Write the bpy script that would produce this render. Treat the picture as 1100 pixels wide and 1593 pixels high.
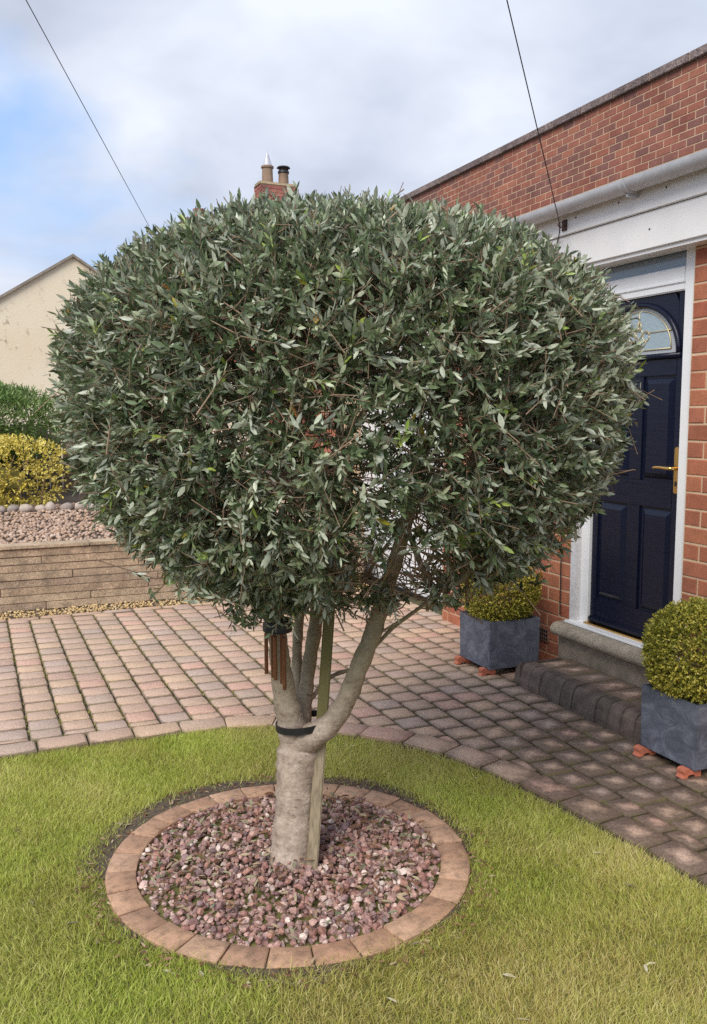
import bpy, bmesh, math, random
import numpy as np
from mathutils import Vector, Matrix
random.seed(7); rng = np.random.default_rng(7)
R = math.radians
scene = bpy.context.scene
for o in list(bpy.data.objects): bpy.data.objects.remove(o)
# ------------------------------------------------------------------ camera
CAMH = 1.62
cam_d = bpy.data.cameras.new('camera'); cam = bpy.data.objects.new('camera', cam_d)
scene.collection.objects.link(cam); scene.camera = cam
cam.location = (0, 0, CAMH); cam.rotation_euler = (R(90 - 6.265), 0, R(-23.373))
cam_d.sensor_fit = 'VERTICAL'; cam_d.sensor_height = 36; cam_d.lens = 1380 / 1593 * 36
cam_d.clip_start = 0.05; cam_d.clip_end = 2000
# ------------------------------------------------------------------ world
SUN_EL, SUN_AZ = R(44), R(231)          # azimuth clockwise from +Y: behind the camera, to its left
w = bpy.data.worlds.new('World'); scene.world = w; w.use_nodes = True
nt = w.node_tree; nt.nodes.clear()
def N(t, tree=nt, **k):
    n = tree.nodes.new(t)
    for a, b in k.items(): setattr(n, a, b)
    return n
def math_node(tree, op, a, b=None, clamp=False):
    n = tree.nodes.new('ShaderNodeMath'); n.operation = op; n.use_clamp = clamp
    for i, v in enumerate((a, b)):
        if v is None: continue
        if isinstance(v, (int, float)): n.inputs[i].default_value = v
        else: tree.links.new(v, n.inputs[i])
    return n.outputs[0]
def ramp(tree, fac, stops, interp='LINEAR'):
    n = tree.nodes.new('ShaderNodeValToRGB'); r = n.color_ramp; r.interpolation = interp
    while len(r.elements) < len(stops): r.elements.new(0.5)
    for e, (p, c) in zip(r.elements, stops):
        e.position = p; e.color = (*c, 1) if len(c) == 3 else c
    if fac is not None: tree.links.new(fac, n.inputs[0])
    return n.outputs[0]
def mixc(tree, fac, a, b, mode='MIX'):
    n = tree.nodes.new('ShaderNodeMix'); n.data_type = 'RGBA'; n.blend_type = mode
    for i, v in ((0, fac), (6, a), (7, b)):
        if isinstance(v, (int, float)): n.inputs[i].default_value = v
        elif isinstance(v, tuple): n.inputs[i].default_value = (*v, 1)
        else: tree.links.new(v, n.inputs[i])
    return n.outputs[2]
def noise(tree, vec, scale, detail=4, rough=0.55, dist=0.0):
    n = tree.nodes.new('ShaderNodeTexNoise'); n.inputs['Scale'].default_value = scale
    n.inputs['Detail'].default_value = detail; n.inputs['Roughness'].default_value = rough
    n.inputs['Distortion'].default_value = dist
    if vec is not None: tree.links.new(vec, n.inputs['Vector'])
    return n.outputs['Fac']
def mapping(tree, vec, loc=(0, 0, 0), rot=(0, 0, 0), sc=(1, 1, 1)):
    n = tree.nodes.new('ShaderNodeMapping'); tree.links.new(vec, n.inputs[0])
    n.inputs['Location'].default_value = loc; n.inputs['Rotation'].default_value = rot; n.inputs['Scale'].default_value = sc
    return n.outputs[0]
sky = N('ShaderNodeTexSky', sky_type='NISHITA', sun_disc=False, sun_elevation=SUN_EL, sun_rotation=SUN_AZ)
sky.air_density = 1.0; sky.dust_density = 0.6; sky.ozone_density = 2.0
tc = N('ShaderNodeTexCoord')
sep = N('ShaderNodeSeparateXYZ'); nt.links.new(tc.outputs['Generated'], sep.inputs[0])
den = math_node(nt, 'ADD', math_node(nt, 'MAXIMUM', sep.outputs[2], 0.0), 0.30)
cmb = N('ShaderNodeCombineXYZ')
nt.links.new(math_node(nt, 'DIVIDE', sep.outputs[0], den), cmb.inputs[0])
nt.links.new(math_node(nt, 'DIVIDE', sep.outputs[1], den), cmb.inputs[1])
CLOUD_LOC = (11.25, 6.1, 0.3)
cv = mapping(nt, cmb.outputs[0], loc=CLOUD_LOC)
c1 = noise(nt, cv, 1.25, 7, 0.5, 0.25)
cover = ramp(nt, c1, [(0.34, (0, 0, 0)), (0.50, (1, 1, 1))])
c2 = noise(nt, mapping(nt, cmb.outputs[0], loc=(7.3, 2.2, 1.1)), 1.9, 5, 0.5, 0.2)
cloudc = ramp(nt, c2, [(0.30, (2.15, 2.4, 3.0)), (0.48, (3.05, 3.35, 4.0)), (0.68, (4.2, 4.45, 5.0))])
bluec = mixc(nt, 0.80, sky.outputs[0], (1.9, 2.9, 4.7))
col = mixc(nt, cover, bluec, cloudc)
bg = N('ShaderNodeBackground'); nt.links.new(col, bg.inputs[0]); bg.inputs[1].default_value = 0.10
wo = N('ShaderNodeOutputWorld'); nt.links.new(bg.outputs[0], wo.inputs[0])
# ------------------------------------------------------------------ sun, exposure
sd = bpy.data.lights.new('sun', 'SUN'); sd.energy = 1.5; sd.angle = R(35); sd.color = (1, 0.95, 0.87)
sun = bpy.data.objects.new('sun', sd); scene.collection.objects.link(sun)
sdir = Vector((math.sin(SUN_AZ) * math.cos(SUN_EL), math.cos(SUN_AZ) * math.cos(SUN_EL), math.sin(SUN_EL)))
sun.rotation_euler = (-sdir).to_track_quat('-Z', 'Y').to_euler(); sun.location = sdir * 30
vs = scene.view_settings; vs.view_transform = 'Standard'; vs.look = 'None'; vs.gamma = 1; vs.exposure = 1.12
vs.use_curve_mapping = False
scene.render.engine = 'CYCLES'
scene.cycles.use_denoising = False
scene.cycles.max_bounces = 6; scene.cycles.diffuse_bounces = 3; scene.cycles.glossy_bounces = 3
scene.cycles.transmission_bounces = 4; scene.cycles.transparent_max_bounces = 6

# ------------------------------------------------------------------ helpers
COL = scene.collection
def lin(c):
    return tuple(((v / 255) / 12.92 if v <= 10 else (((v / 255) + 0.055) / 1.055) ** 2.4) for v in c)
def setp(o, label=None, cat=None, group=None, kind=None):
    if label: o['label'] = label
    if cat: o['category'] = cat
    if group: o['group'] = group
    if kind: o['kind'] = kind
    return o
def empty(name, loc=(0, 0, 0), **k):
    o = bpy.data.objects.new(name, None); o.empty_display_size = 0.05; COL.objects.link(o); o.location = loc
    return setp(o, **k)
def link(name, me, parent=None, mat=None, **k):
    o = bpy.data.objects.new(name, me); COL.objects.link(o)
    if mat is not None and not me.materials: me.materials.append(mat)
    if parent is not None:
        o.parent = parent
        p = parent; loc = Vector((0, 0, 0))
        while p is not None: loc += p.location; p = p.parent
        o.location = -loc                      # mesh coordinates stay in world space
    return setp(o, **k)
def place(o, loc, rotz=0):
    """put a child whose mesh is local at a world position (parents are never rotated)"""
    p = o.parent; l = Vector(loc)
    while p is not None: l -= p.location; p = p.parent
    o.location = l; o.rotation_euler = (0, 0, rotz) if not isinstance(rotz, tuple) else rotz
    return o
class MB:
    def __init__(s): s.v = []; s.f = []
    def add(s, vs, fs):
        b = len(s.v); s.v += [tuple(p) for p in vs]; s.f += [tuple(b + i for i in q) for q in fs]; return s
    def box(s, x0, x1, y0, y1, z0, z1):
        return s.add([(x0,y0,z0),(x1,y0,z0),(x1,y1,z0),(x0,y1,z0),(x0,y0,z1),(x1,y0,z1),(x1,y1,z1),(x0,y1,z1)],
                     [(3,2,1,0),(4,5,6,7),(0,1,5,4),(1,2,6,5),(2,3,7,6),(3,0,4,7)])
    def prism_y(s, prof, y0, y1):            # profile in (x,z), extruded along y
        n = len(prof)
        return s.add([(x, y0, z) for x, z in prof] + [(x, y1, z) for x, z in prof],
                     [tuple(range(n)), tuple(range(2*n-1, n-1, -1))] + [(i, i+n, (i+1) % n + n, (i+1) % n) for i in range(n)])
    def prism_x(s, prof, x0, x1):            # profile in (y,z), extruded along x
        n = len(prof)
        return s.add([(x0, y, z) for y, z in prof] + [(x1, y, z) for y, z in prof],
                     [tuple(range(n-1, -1, -1)), tuple(range(n, 2*n))] + [(i, (i+1) % n, (i+1) % n + n, i+n) for i in range(n)])
    def tube(s, pts, rad, sides=8, cap=True, wob=0.0, seed=0):
        pts = [Vector(p) for p in pts]; n = len(pts)
        if not hasattr(rad, '__len__'): rad = [rad] * n
        rr = random.Random(seed); ref = Vector((0.31, 0.87, 0.38)); vs = []; fs = []
        prev = None
        for i in range(n):
            t = (pts[min(i+1, n-1)] - pts[max(i-1, 0)]).normalized()
            u = (prev - t * prev.dot(t)) if prev is not None else ref.cross(t)
            if u.length < 1e-5: u = Vector((1, 0, 0)).cross(t)
            u.normalize(); prev = u; v = t.cross(u)
            for j in range(sides):
                a = 2 * math.pi * j / sides
                r = rad[i] * (1 + wob * (rr.random() - 0.5))
                vs.append(pts[i] + (u * math.cos(a) + v * math.sin(a)) * r)
        for i in range(n - 1):
            for j in range(sides):
                k = (j + 1) % sides
                fs.append((i*sides+j, i*sides+k, (i+1)*sides+k, (i+1)*sides+j))
        if cap: fs.append(tuple(range(sides-1, -1, -1))); fs.append(tuple((n-1)*sides + j for j in range(sides)))
        return s.add(vs, fs)
    def lathe(s, prof, c, sides=16):         # profile [(r,z)], around vertical axis at c
        n = len(prof); vs = []; fs = []
        for r, z in prof:
            for j in range(sides):
                a = 2*math.pi*j/sides; vs.append((c[0]+r*math.cos(a), c[1]+r*math.sin(a), c[2]+z))
        for i in range(n-1):
            for j in range(sides):
                k = (j+1) % sides; fs.append((i*sides+j, i*sides+k, (i+1)*sides+k, (i+1)*sides+j))
        fs.append(tuple(range(sides-1, -1, -1))); fs.append(tuple((n-1)*sides+j for j in range(sides)))
        return s.add(vs, fs)
    def mesh(s, name, mat=None, smooth=False, bevel=0):
        me = bpy.data.meshes.new(name); me.from_pydata(s.v, [], s.f); me.update()
        if bevel:
            bm = bmesh.new(); bm.from_mesh(me)
            bmesh.ops.remove_doubles(bm, verts=bm.verts, dist=1e-5)
            es = [e for e in bm.edges if len(e.link_faces) == 2 and e.calc_face_angle(0) > 0.5]
            bmesh.ops.bevel(bm, geom=es, offset=bevel, segments=2, affect='EDGES', clamp_overlap=True)
            bm.to_mesh(me); bm.free()
        if smooth:
            me.polygons.foreach_set('use_smooth', [True] * len(me.polygons))
            if smooth != 'all':
                try: me.set_sharp_from_angle(angle=R(40))
                except Exception: pass
        if mat is not None: me.materials.append(mat)
        return me
    def obj(s, name, mat=None, parent=None, smooth=False, bevel=0, **k):
        return link(name, s.mesh(name, mat, smooth, bevel), parent, **k)
def catmull(pts, n=6):
    P = [Vector(p) for p in pts]; out = []
    P = [P[0]*2 - P[1]] + P + [P[-1]*2 - P[-2]]
    for i in range(1, len(P) - 2):
        for j in range(n):
            t = j / n; a, b, c, d = P[i-1], P[i], P[i+1], P[i+2]
            out.append(0.5 * (2*b + (c-a)*t + (2*a-5*b+4*c-d)*t*t + (3*b-a-3*c+d)*t**3))
    out.append(P[-2]); return out
def interp(vals, m):
    return list(np.interp(np.linspace(0, len(vals)-1, m), range(len(vals)), vals))
def inst_mesh(name, tv, tf, rot, loc, var, mat, smooth=True, var2=None):
    """N copies of a small template (tv verts, tf faces) as one mesh, with a per-copy float attribute"""
    tv = np.asarray(tv, np.float32); n = len(loc); k = len(tv)
    V = np.einsum('nij,kj->nki', rot, tv) + np.asarray(loc)[:, None, :]
    lt = np.array([len(f) for f in tf]); li = np.concatenate([np.array(f) for f in tf])
    me = bpy.data.meshes.new(name)
    me.vertices.add(n * k); me.vertices.foreach_set('co', V.astype(np.float32).ravel())
    L = (li[None, :] + (np.arange(n) * k)[:, None]).ravel()
    me.loops.add(len(L)); me.loops.foreach_set('vertex_index', L.astype(np.int32))
    T = np.tile(lt, n); me.polygons.add(len(T))
    me.polygons.foreach_set('loop_start', np.concatenate([[0], np.cumsum(T)[:-1]]).astype(np.int32))
    me.polygons.foreach_set('loop_total', T.astype(np.int32))
    me.polygons.foreach_set('use_smooth', np.full(len(T), smooth))
    me.update(calc_edges=True)
    a = me.attributes.new('var', 'FLOAT', 'POINT'); a.data.foreach_set('value', np.repeat(var, k).astype(np.float32))
    if var2 is not None:
        a = me.attributes.new('dry', 'FLOAT', 'POINT'); a.data.foreach_set('value', np.repeat(var2, k).astype(np.float32))
    me.materials.append(mat)
    return me
def frames(d, roll=None):
    """rotation matrices whose local y axis is d and z axis close to a rolled normal"""
    d = np.asarray(d, float); d /= np.linalg.norm(d, axis=1)[:, None] + 1e-9
    ref = np.where(np.abs(d[:, 2:3]) > 0.95, np.array([[1., 0, 0]]), np.array([[0, 0, 1.]]))
    x = np.cross(d, ref); x /= np.linalg.norm(x, axis=1)[:, None] + 1e-9
    z = np.cross(x, d)
    if roll is not None:
        c, s = np.cos(roll)[:, None], np.sin(roll)[:, None]
        x, z = x*c + z*s, z*c - x*s
    return np.stack([x, d, z], axis=2)
def fbm2(x, y, seed=0, octs=4):
    r = np.random.default_rng(seed); out = 0; amp = 1
    for o in range(octs):
        for _ in range(3):
            a = r.uniform(0, 6.28); f = 2**o * r.uniform(0.7, 1.3); p = r.uniform(0, 6.28)
            out = out + amp * np.sin((x*math.cos(a) + y*math.sin(a)) * f + p)
        amp *= 0.6
    return out / 4.5

# ------------------------------------------------------------------ materials
def newmat(name):
    m = bpy.data.materials.new(name); m.use_nodes = True; t = m.node_tree; t.nodes.clear()
    b = t.nodes.new('ShaderNodeBsdfPrincipled'); o = t.nodes.new('ShaderNodeOutputMaterial')
    t.links.new(b.outputs[0], o.inputs[0]); return m, t, b, o
def wpos(t): return t.nodes.new('ShaderNodeNewGeometry').outputs['Position']
def bump(t, b, h, strength, dist=0.01):
    n = t.nodes.new('ShaderNodeBump'); n.inputs['Strength'].default_value = strength; n.inputs['Distance'].default_value = dist
    t.links.new(h, n.inputs['Height']); t.links.new(n.outputs[0], b.inputs['Normal'])
def pieces(name, palette, rough=0.85, speck=0.25, speck_scale=220, blotch=0.25, blotch_scale=6, bstr=0.35, bscale=160,
           dirt=None, dirt_amt=0.0, attr=False, spec=0.3):
    """per-piece random colour from a palette + speckle + blotches + bump (all in world coordinates)"""
    m, t, b, o = newmat(name); p = wpos(t)
    if attr:
        a = t.nodes.new('ShaderNodeAttribute'); a.attribute_name = 'var'; rnd = a.outputs['Fac']
    else:
        rnd = t.nodes.new('ShaderNodeObjectInfo').outputs['Random']
    k = len(palette); c = ramp(t, rnd, [(i / k, palette[i]) for i in range(k)], 'CONSTANT' if not attr else 'LINEAR')
    sp = noise(t, p, speck_scale, 3, 0.7); s2 = ramp(t, sp, [(0.32, (1-speck,)*3), (0.5, (1, 1, 1)), (0.68, (1+speck*1.4,)*3)])
    c = mixc(t, 1.0, c, s2, 'MULTIPLY')
    bl = noise(t, p, blotch_scale, 4, 0.6); b2 = ramp(t, bl, [(0.3, (1-blotch,)*3), (0.7, (1+blotch,)*3)])
    c = mixc(t, 1.0, c, b2, 'MULTIPLY')
    if dirt:
        dn = noise(t, p, blotch_scale*2.3, 5, 0.65)
        c = mixc(t, math_node(t, 'MULTIPLY', ramp(t, dn, [(0.45, (0, 0, 0)), (0.7, (1, 1, 1))]), dirt_amt), c, dirt)
    t.links.new(c, b.inputs['Base Color']); b.inputs['Roughness'].default_value = rough
    b.inputs['Specular IOR Level'].default_value = spec
    bump(t, b, noise(t, p, bscale, 4, 0.65), bstr, 0.006)
    return m
def plain(name, c, rough=0.5, metal=0.0, var=0.06, scale=9, bstr=0.05, bscale=60, spec=0.5, coat=0.0):
    m, t, b, o = newmat(name); p = wpos(t)
    n = noise(t, p, scale, 5, 0.6)
    cc = mixc(t, 1.0, c, ramp(t, n, [(0.3, (1-var,)*3), (0.7, (1+var,)*3)]), 'MULTIPLY')
    t.links.new(cc, b.inputs['Base Color']); b.inputs['Roughness'].default_value = rough; b.inputs['Metallic'].default_value = metal
    b.inputs['Specular IOR Level'].default_value = spec; b.inputs['Coat Weight'].default_value = coat
    t.links.new(math_node(t, 'ADD', math_node(t, 'MULTIPLY', n, 0.2), rough - 0.1), b.inputs['Roughness'])
    if bstr: bump(t, b, noise(t, p, bscale, 4, 0.6), bstr, 0.004)
    return m
def leafmat(name, stops, under, rough=0.45, trans=0.15, spec=0.4, transc=(0.2, 0.3, 0.05)):
    m, t, b, o = newmat(name)
    a = t.nodes.new('ShaderNodeAttribute'); a.attribute_name = 'var'
    c = ramp(t, a.outputs['Fac'], stops)
    g = t.nodes.new('ShaderNodeNewGeometry')
    c = mixc(t, g.outputs['Backfacing'], c, mixc(t, 0.65, c, under))
    c = mixc(t, 1.0, c, ramp(t, noise(t, g.outputs['Position'], 90, 3), [(0.3, (0.8,)*3), (0.7, (1.2,)*3)]), 'MULTIPLY')
    t.links.new(c, b.inputs['Base Color']); b.inputs['Roughness'].default_value = rough; b.inputs['Specular IOR Level'].default_value = spec
    if trans:
        tr = t.nodes.new('ShaderNodeBsdfTranslucent'); t.links.new(mixc(t, 0.5, c, transc), tr.inputs[0])
        mx = t.nodes.new('ShaderNodeMixShader'); mx.inputs[0].default_value = trans
        t.links.new(b.outputs[0], mx.inputs[1]); t.links.new(tr.outputs[0], mx.inputs[2]); t.links.new(mx.outputs[0], o.inputs[0])
    return m
def scalec(c, k): return tuple(v * k for v in c)

M = {}
M['white'] = plain('white_upvc', (0.80, 0.80, 0.80), 0.35, var=0.03, bstr=0.0)
M['fascia'] = plain('white_board', (0.80, 0.78, 0.76), 0.4, var=0.04, scale=4, bstr=0.02)
M['gutter'] = plain('grey_gutter', (0.52, 0.53, 0.56), 0.4, var=0.10, scale=14, bstr=0.02)
M['black'] = plain('black_plastic', (0.012, 0.012, 0.014), 0.5, var=0.2)
M['felt'] = plain('roof_felt', (0.03, 0.03, 0.032), 0.9, var=0.3, bstr=0.3)
M['brass'] = plain('brass', (0.72, 0.46, 0.16), 0.25, 1.0, var=0.08, bstr=0.02)
M['lead'] = plain('brass_came', (0.62, 0.52, 0.30), 0.4, 0.6, var=0.05, bstr=0)
M['rust'] = plain('rusty_steel', (0.09, 0.05, 0.04), 0.7, 0.4, var=0.3, scale=60)
M['mortar'] = pieces('mortar', [lin((202, 176, 146)), lin((196, 170, 142))], blotch=0.12, speck=0.15, bstr=0.25)
M['brick'] = pieces('red_brick', [scalec(lin(c), .92) for c in [(172, 106, 80), (180, 112, 84), (164, 102, 79), (184, 118, 88), (170, 100, 76), (176, 110, 86)]],
                    speck=0.28, speck_scale=300, blotch=0.16, blotch_scale=9, bstr=0.55, bscale=240)
M['brick_up'] = pieces('red_brick_upper', [scalec(lin(c), .92) for c in [(152, 98, 84), (158, 102, 86), (142, 96, 85), (166, 108, 88), (134, 92, 84), (150, 94, 80), (160, 102, 84)]],
                    speck=0.22, speck_scale=120, blotch=0.22, blotch_scale=3, bstr=0.4, bscale=90)
M['coping'] = pieces('coping_concrete', [lin((120, 105, 102)), lin((112, 98, 96)), lin((126, 112, 108))], speck=0.7, speck_scale=60, blotch=0.3, blotch_scale=4)
M['stone'] = pieces('sill_stone', [lin((150, 140, 124))], speck=0.55, speck_scale=170, blotch=0.3, blotch_scale=9, bstr=0.7, bscale=150)
M['terracotta'] = plain('terracotta', lin((196, 116, 88)), 0.8, var=0.16, scale=30, bstr=0.2, bscale=200)
M['ringstone'] = pieces('ring_block', [lin(c) for c in [(182, 144, 117), (188, 150, 122), (174, 138, 113), (192, 156, 129), (182, 142, 116)]],
                        speck=0.14, blotch=0.2, blotch_scale=12, bstr=0.3, dirt=(0.08, 0.06, 0.045), dirt_amt=0.5)
M['kerb'] = pieces('kerb_block', [lin(c) for c in [(98, 86, 78), (104, 92, 84), (92, 82, 74), (108, 95, 86)]], speck=0.2, blotch=0.35, blotch_scale=14, bstr=0.4)
M['wallstone'] = pieces('wall_stone', [lin(c) for c in [(182, 158, 132), (176, 154, 130), (186, 164, 138), (172, 150, 128), (182, 160, 138)]],
                        speck=0.35, speck_scale=90, blotch=0.22, blotch_scale=5, bstr=0.6, bscale=70, dirt=(0.16, 0.12, 0.09), dirt_amt=0.6)
M['walljoint'] = plain('wall_joint', (0.17, 0.125, 0.09), 0.95, var=0.3)
M['pebble'] = pieces('plum_pebble', [lin(c) for c in [(176, 142, 132), (140, 108, 104), (204, 174, 162), (158, 124, 116), (126, 102, 101), (222, 202, 190), (172, 128, 112), (150, 122, 121), (190, 152, 140), (158, 116, 106)]],
                     speck=0.25, speck_scale=260, blotch=0.2, blotch_scale=60, rough=0.6, bstr=0.3, spec=0.45)
M['pebbles'] = pieces('plum_pebble_bed', [lin(c) for c in [(176, 142, 132), (140, 108, 104), (204, 174, 162), (158, 124, 116), (126, 102, 101), (222, 202, 190), (172, 128, 112), (150, 122, 121), (190, 152, 140), (158, 116, 106)]],
                     speck=0.25, speck_scale=260, blotch=0.2, blotch_scale=60, rough=0.6, bstr=0.3, attr=True, spec=0.45)
M['cobble'] = pieces('cobble', [lin(c) for c in [(190, 164, 144), (162, 140, 126), (198, 168, 142), (172, 148, 134), (206, 184, 166), (178, 148, 126)]],
                     speck=0.2, blotch=0.2, blotch_scale=30, attr=True)
M['cobble_obj'] = pieces('cobble_large', [lin(c) for c in [(176, 164, 152), (160, 148, 140), (186, 172, 160)]], speck=0.2, blotch=0.2, blotch_scale=30)
M['ygravel'] = pieces('yellow_gravel', [lin(c) for c in [(206, 176, 128), (188, 160, 120), (222, 200, 160), (170, 140, 100), (214, 186, 130)]],
                      speck=0.2, blotch=0.2, blotch_scale=30, attr=True)
M['soil'] = plain('soil', (0.10, 0.072, 0.05), 0.95, var=0.5, scale=40, bstr=0.8, bscale=90)
M['litter'] = leafmat('dry_litter', [(0, lin((92, 62, 44))), (0.4, lin((132, 96, 70))), (0.75, lin((176, 160, 128))), (1, lin((110, 122, 92)))], (0.4, 0.36, 0.28), 0.7, 0.0)
M['cream'] = None
def cream():
    m, t, b, o = newmat('cream_render'); p = wpos(t)
    c = ramp(t, noise(t, p, 0.8, 5), [(0.3, lin((236, 218, 188))), (0.7, lin((244, 232, 208)))])
    pe = math_node(t, 'MULTIPLY', ramp(t, noise(t, mapping(t, p, sc=(1.6, 1, 1)), 2.6, 9, 0.72), [(0.56, (0, 0, 0)), (0.60, (1, 1, 1))]),
                   ramp(t, noise(t, p, 0.35, 2), [(0.45, (0, 0, 0)), (0.6, (1, 1, 1))]))
    c = mixc(t, math_node(t, 'MULTIPLY', pe, 0.75), c, lin((150, 132, 112)))
    t.links.new(c, b.inputs['Base Color']); b.inputs['Roughness'].default_value = 0.9
    bump(t, b, noise(t, p, 30, 4), 0.2, 0.02); return m
M['cream'] = cream()
M['rooftile'] = plain('roof_tile', lin((120, 92, 78)), 0.9, var=0.3, scale=3, bstr=0.4, bscale=12)
M['verge'] = plain('verge_mortar', lin((150, 140, 128)), 0.9, var=0.3, scale=6)
M['fence'] = pieces('weathered_fence', [lin((104, 92, 80)), lin((92, 82, 74)), lin((112, 98, 84))], speck=0.2, blotch=0.3, blotch_scale=8)
M['pot'] = plain('clay_pot', lin((150, 126, 106)), 0.85, var=0.2, scale=8)
M['zinc'] = plain('zinc_cone', (0.55, 0.55, 0.60), 0.45, 0.3, var=0.1)
M['chime'] = plain('bronze_tube', (0.20, 0.085, 0.045), 0.35, 0.6, var=0.15, scale=50, bstr=0.02)
M['stem'] = plain('twig', lin((146, 122, 100)), 0.85, var=0.25, scale=60, bstr=0.2)
M['hidden_roof'] = M['rooftile']

def slate():
    m, t, b, o = newmat('slate_planter'); p = wpos(t)
    n1 = noise(t, mapping(t, p, sc=(1, 1, 1.3)), 9, 7, 0.65, 1.2)
    c = ramp(t, n1, [(0.25, lin((70, 74, 84))), (0.5, lin((98, 103, 115))), (0.75, lin((132, 137, 148)))])
    sc_ = ramp(t, noise(t, mapping(t, p, rot=(0.6, 0.5, 0)), 26, 8, 0.75, 2.0), [(0.6, (0, 0, 0)), (0.68, (1, 1, 1))])
    c = mixc(t, math_node(t, 'MULTIPLY', sc_, 0.35), c, lin((168, 172, 182)))
    t.links.new(c, b.inputs['Base Color']); b.inputs['Roughness'].default_value = 0.6
    bump(t, b, n1, 0.35, 0.02); return m
M['slate'] = slate()
def navy():
    m, t, b, o = newmat('navy_door'); p = wpos(t)
    g = noise(t, mapping(t, p, sc=(6, 3, 34)), 2.2, 6, 0.6, 1.5)
    c = ramp(t, g, [(0.3, (0.004, 0.006, 0.018)), (0.7, (0.008, 0.011, 0.028))])
    t.links.new(c, b.inputs['Base Color']); b.inputs['Roughness'].default_value = 0.28; b.inputs['Specular IOR Level'].default_value = 0.28
    bump(t, b, g, 0.25, 0.004); return m
M['navy'] = navy()
def glass(name, c, tex=0.0):
    m, t, b, o = newmat(name); p = wpos(t)
    n = noise(t, p, 260, 2)
    cc = mixc(t, tex, c, ramp(t, n, [(0.3, scalec(c, 0.7)), (0.7, scalec(c, 1.35))]))
    t.links.new(cc, b.inputs['Base Color']); b.inputs['Roughness'].default_value = 0.08 + 0.2 * (tex > 0); b.inputs['Specular IOR Level'].default_value = 0.8
    if tex: bump(t, b, n, 0.3, 0.003)
    return m
M['glass'] = glass('transom_glass', (0.20, 0.26, 0.32)); M['patt'] = glass('pattern_glass', (0.30, 0.38, 0.42), 1.0); M['pattborder'] = glass('border_glass', (0.42, 0.44, 0.46), 1.0)
def bark():
    m, t, b, o = newmat('olive_bark'); p = wpos(t)
    rings = noise(t, mapping(t, p, rot=(0.15, 0.1, 0), sc=(7, 7, 34)), 2.0, 6, 0.6, 0.6)
    bl = noise(t, p, 14, 6, 0.65)
    c = ramp(t, bl, [(0.28, lin((136, 118, 104))), (0.42, lin((160, 142, 126))), (0.60, lin((188, 170, 153))), (0.78, lin((202, 190, 174)))])
    c = mixc(t, 1.0, c, ramp(t, rings, [(0.3, (0.84,)*3), (0.6, (1.05,)*3)]), 'MULTIPLY')
    c = mixc(t, 1.0, c, ramp(t, noise(t, p, 70, 5, 0.7), [(0.3, (0.72,)*3), (0.65, (1.12,)*3)]), 'MULTIPLY')
    s = t.nodes.new('ShaderNodeSeparateXYZ'); t.links.new(p, s.inputs[0])
    up = ramp(t, math_node(t, 'ADD', s.outputs[2], math_node(t, 'MULTIPLY', bl, 0.25)), [(0.62, (0, 0, 0)), (0.85, (1, 1, 1))])
    c = mixc(t, math_node(t, 'MULTIPLY', up, 0.55), c, lin((140, 132, 96)))
    ck = ramp(t, noise(t, mapping(t, p, sc=(9, 9, 26)), 2.2, 6, 0.7, 1.0), [(0.60, (0, 0, 0)), (0.65, (1, 1, 1))])
    c = mixc(t, math_node(t, 'MULTIPLY', ck, 0.7), c, lin((96, 78, 66)))      # algae higher up
    t.links.new(c, b.inputs['Base Color']); b.inputs['Roughness'].default_value = 0.88
    h = math_node(t, 'ADD', math_node(t, 'MULTIPLY', rings, 0.6), noise(t, p, 45, 5))
    bump(t, b, h, 0.5, 0.010); return m
M['bark'] = bark()
def stakewood():
    m, t, b, o = newmat('stake_wood'); p = wpos(t)
    g = noise(t, mapping(t, p, sc=(40, 40, 2.5)), 2, 5, 0.6)
    c = ramp(t, g, [(0.3, lin((120, 108, 88))), (0.7, lin((166, 150, 124)))])
    s = t.nodes.new('ShaderNodeSeparateXYZ'); t.links.new(p, s.inputs[0])
    up = ramp(t, s.outputs[2], [(0.40, (0, 0, 0)), (0.52, (1, 1, 1))])
    c = mixc(t, math_node(t, 'MULTIPLY', up, 0.75), c, lin((116, 112, 58)))
    t.links.new(c, b.inputs['Base Color']); b.inputs['Roughness'].default_value = 0.9; bump(t, b, g, 0.5, 0.006); return m
M['stake'] = stakewood()
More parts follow.
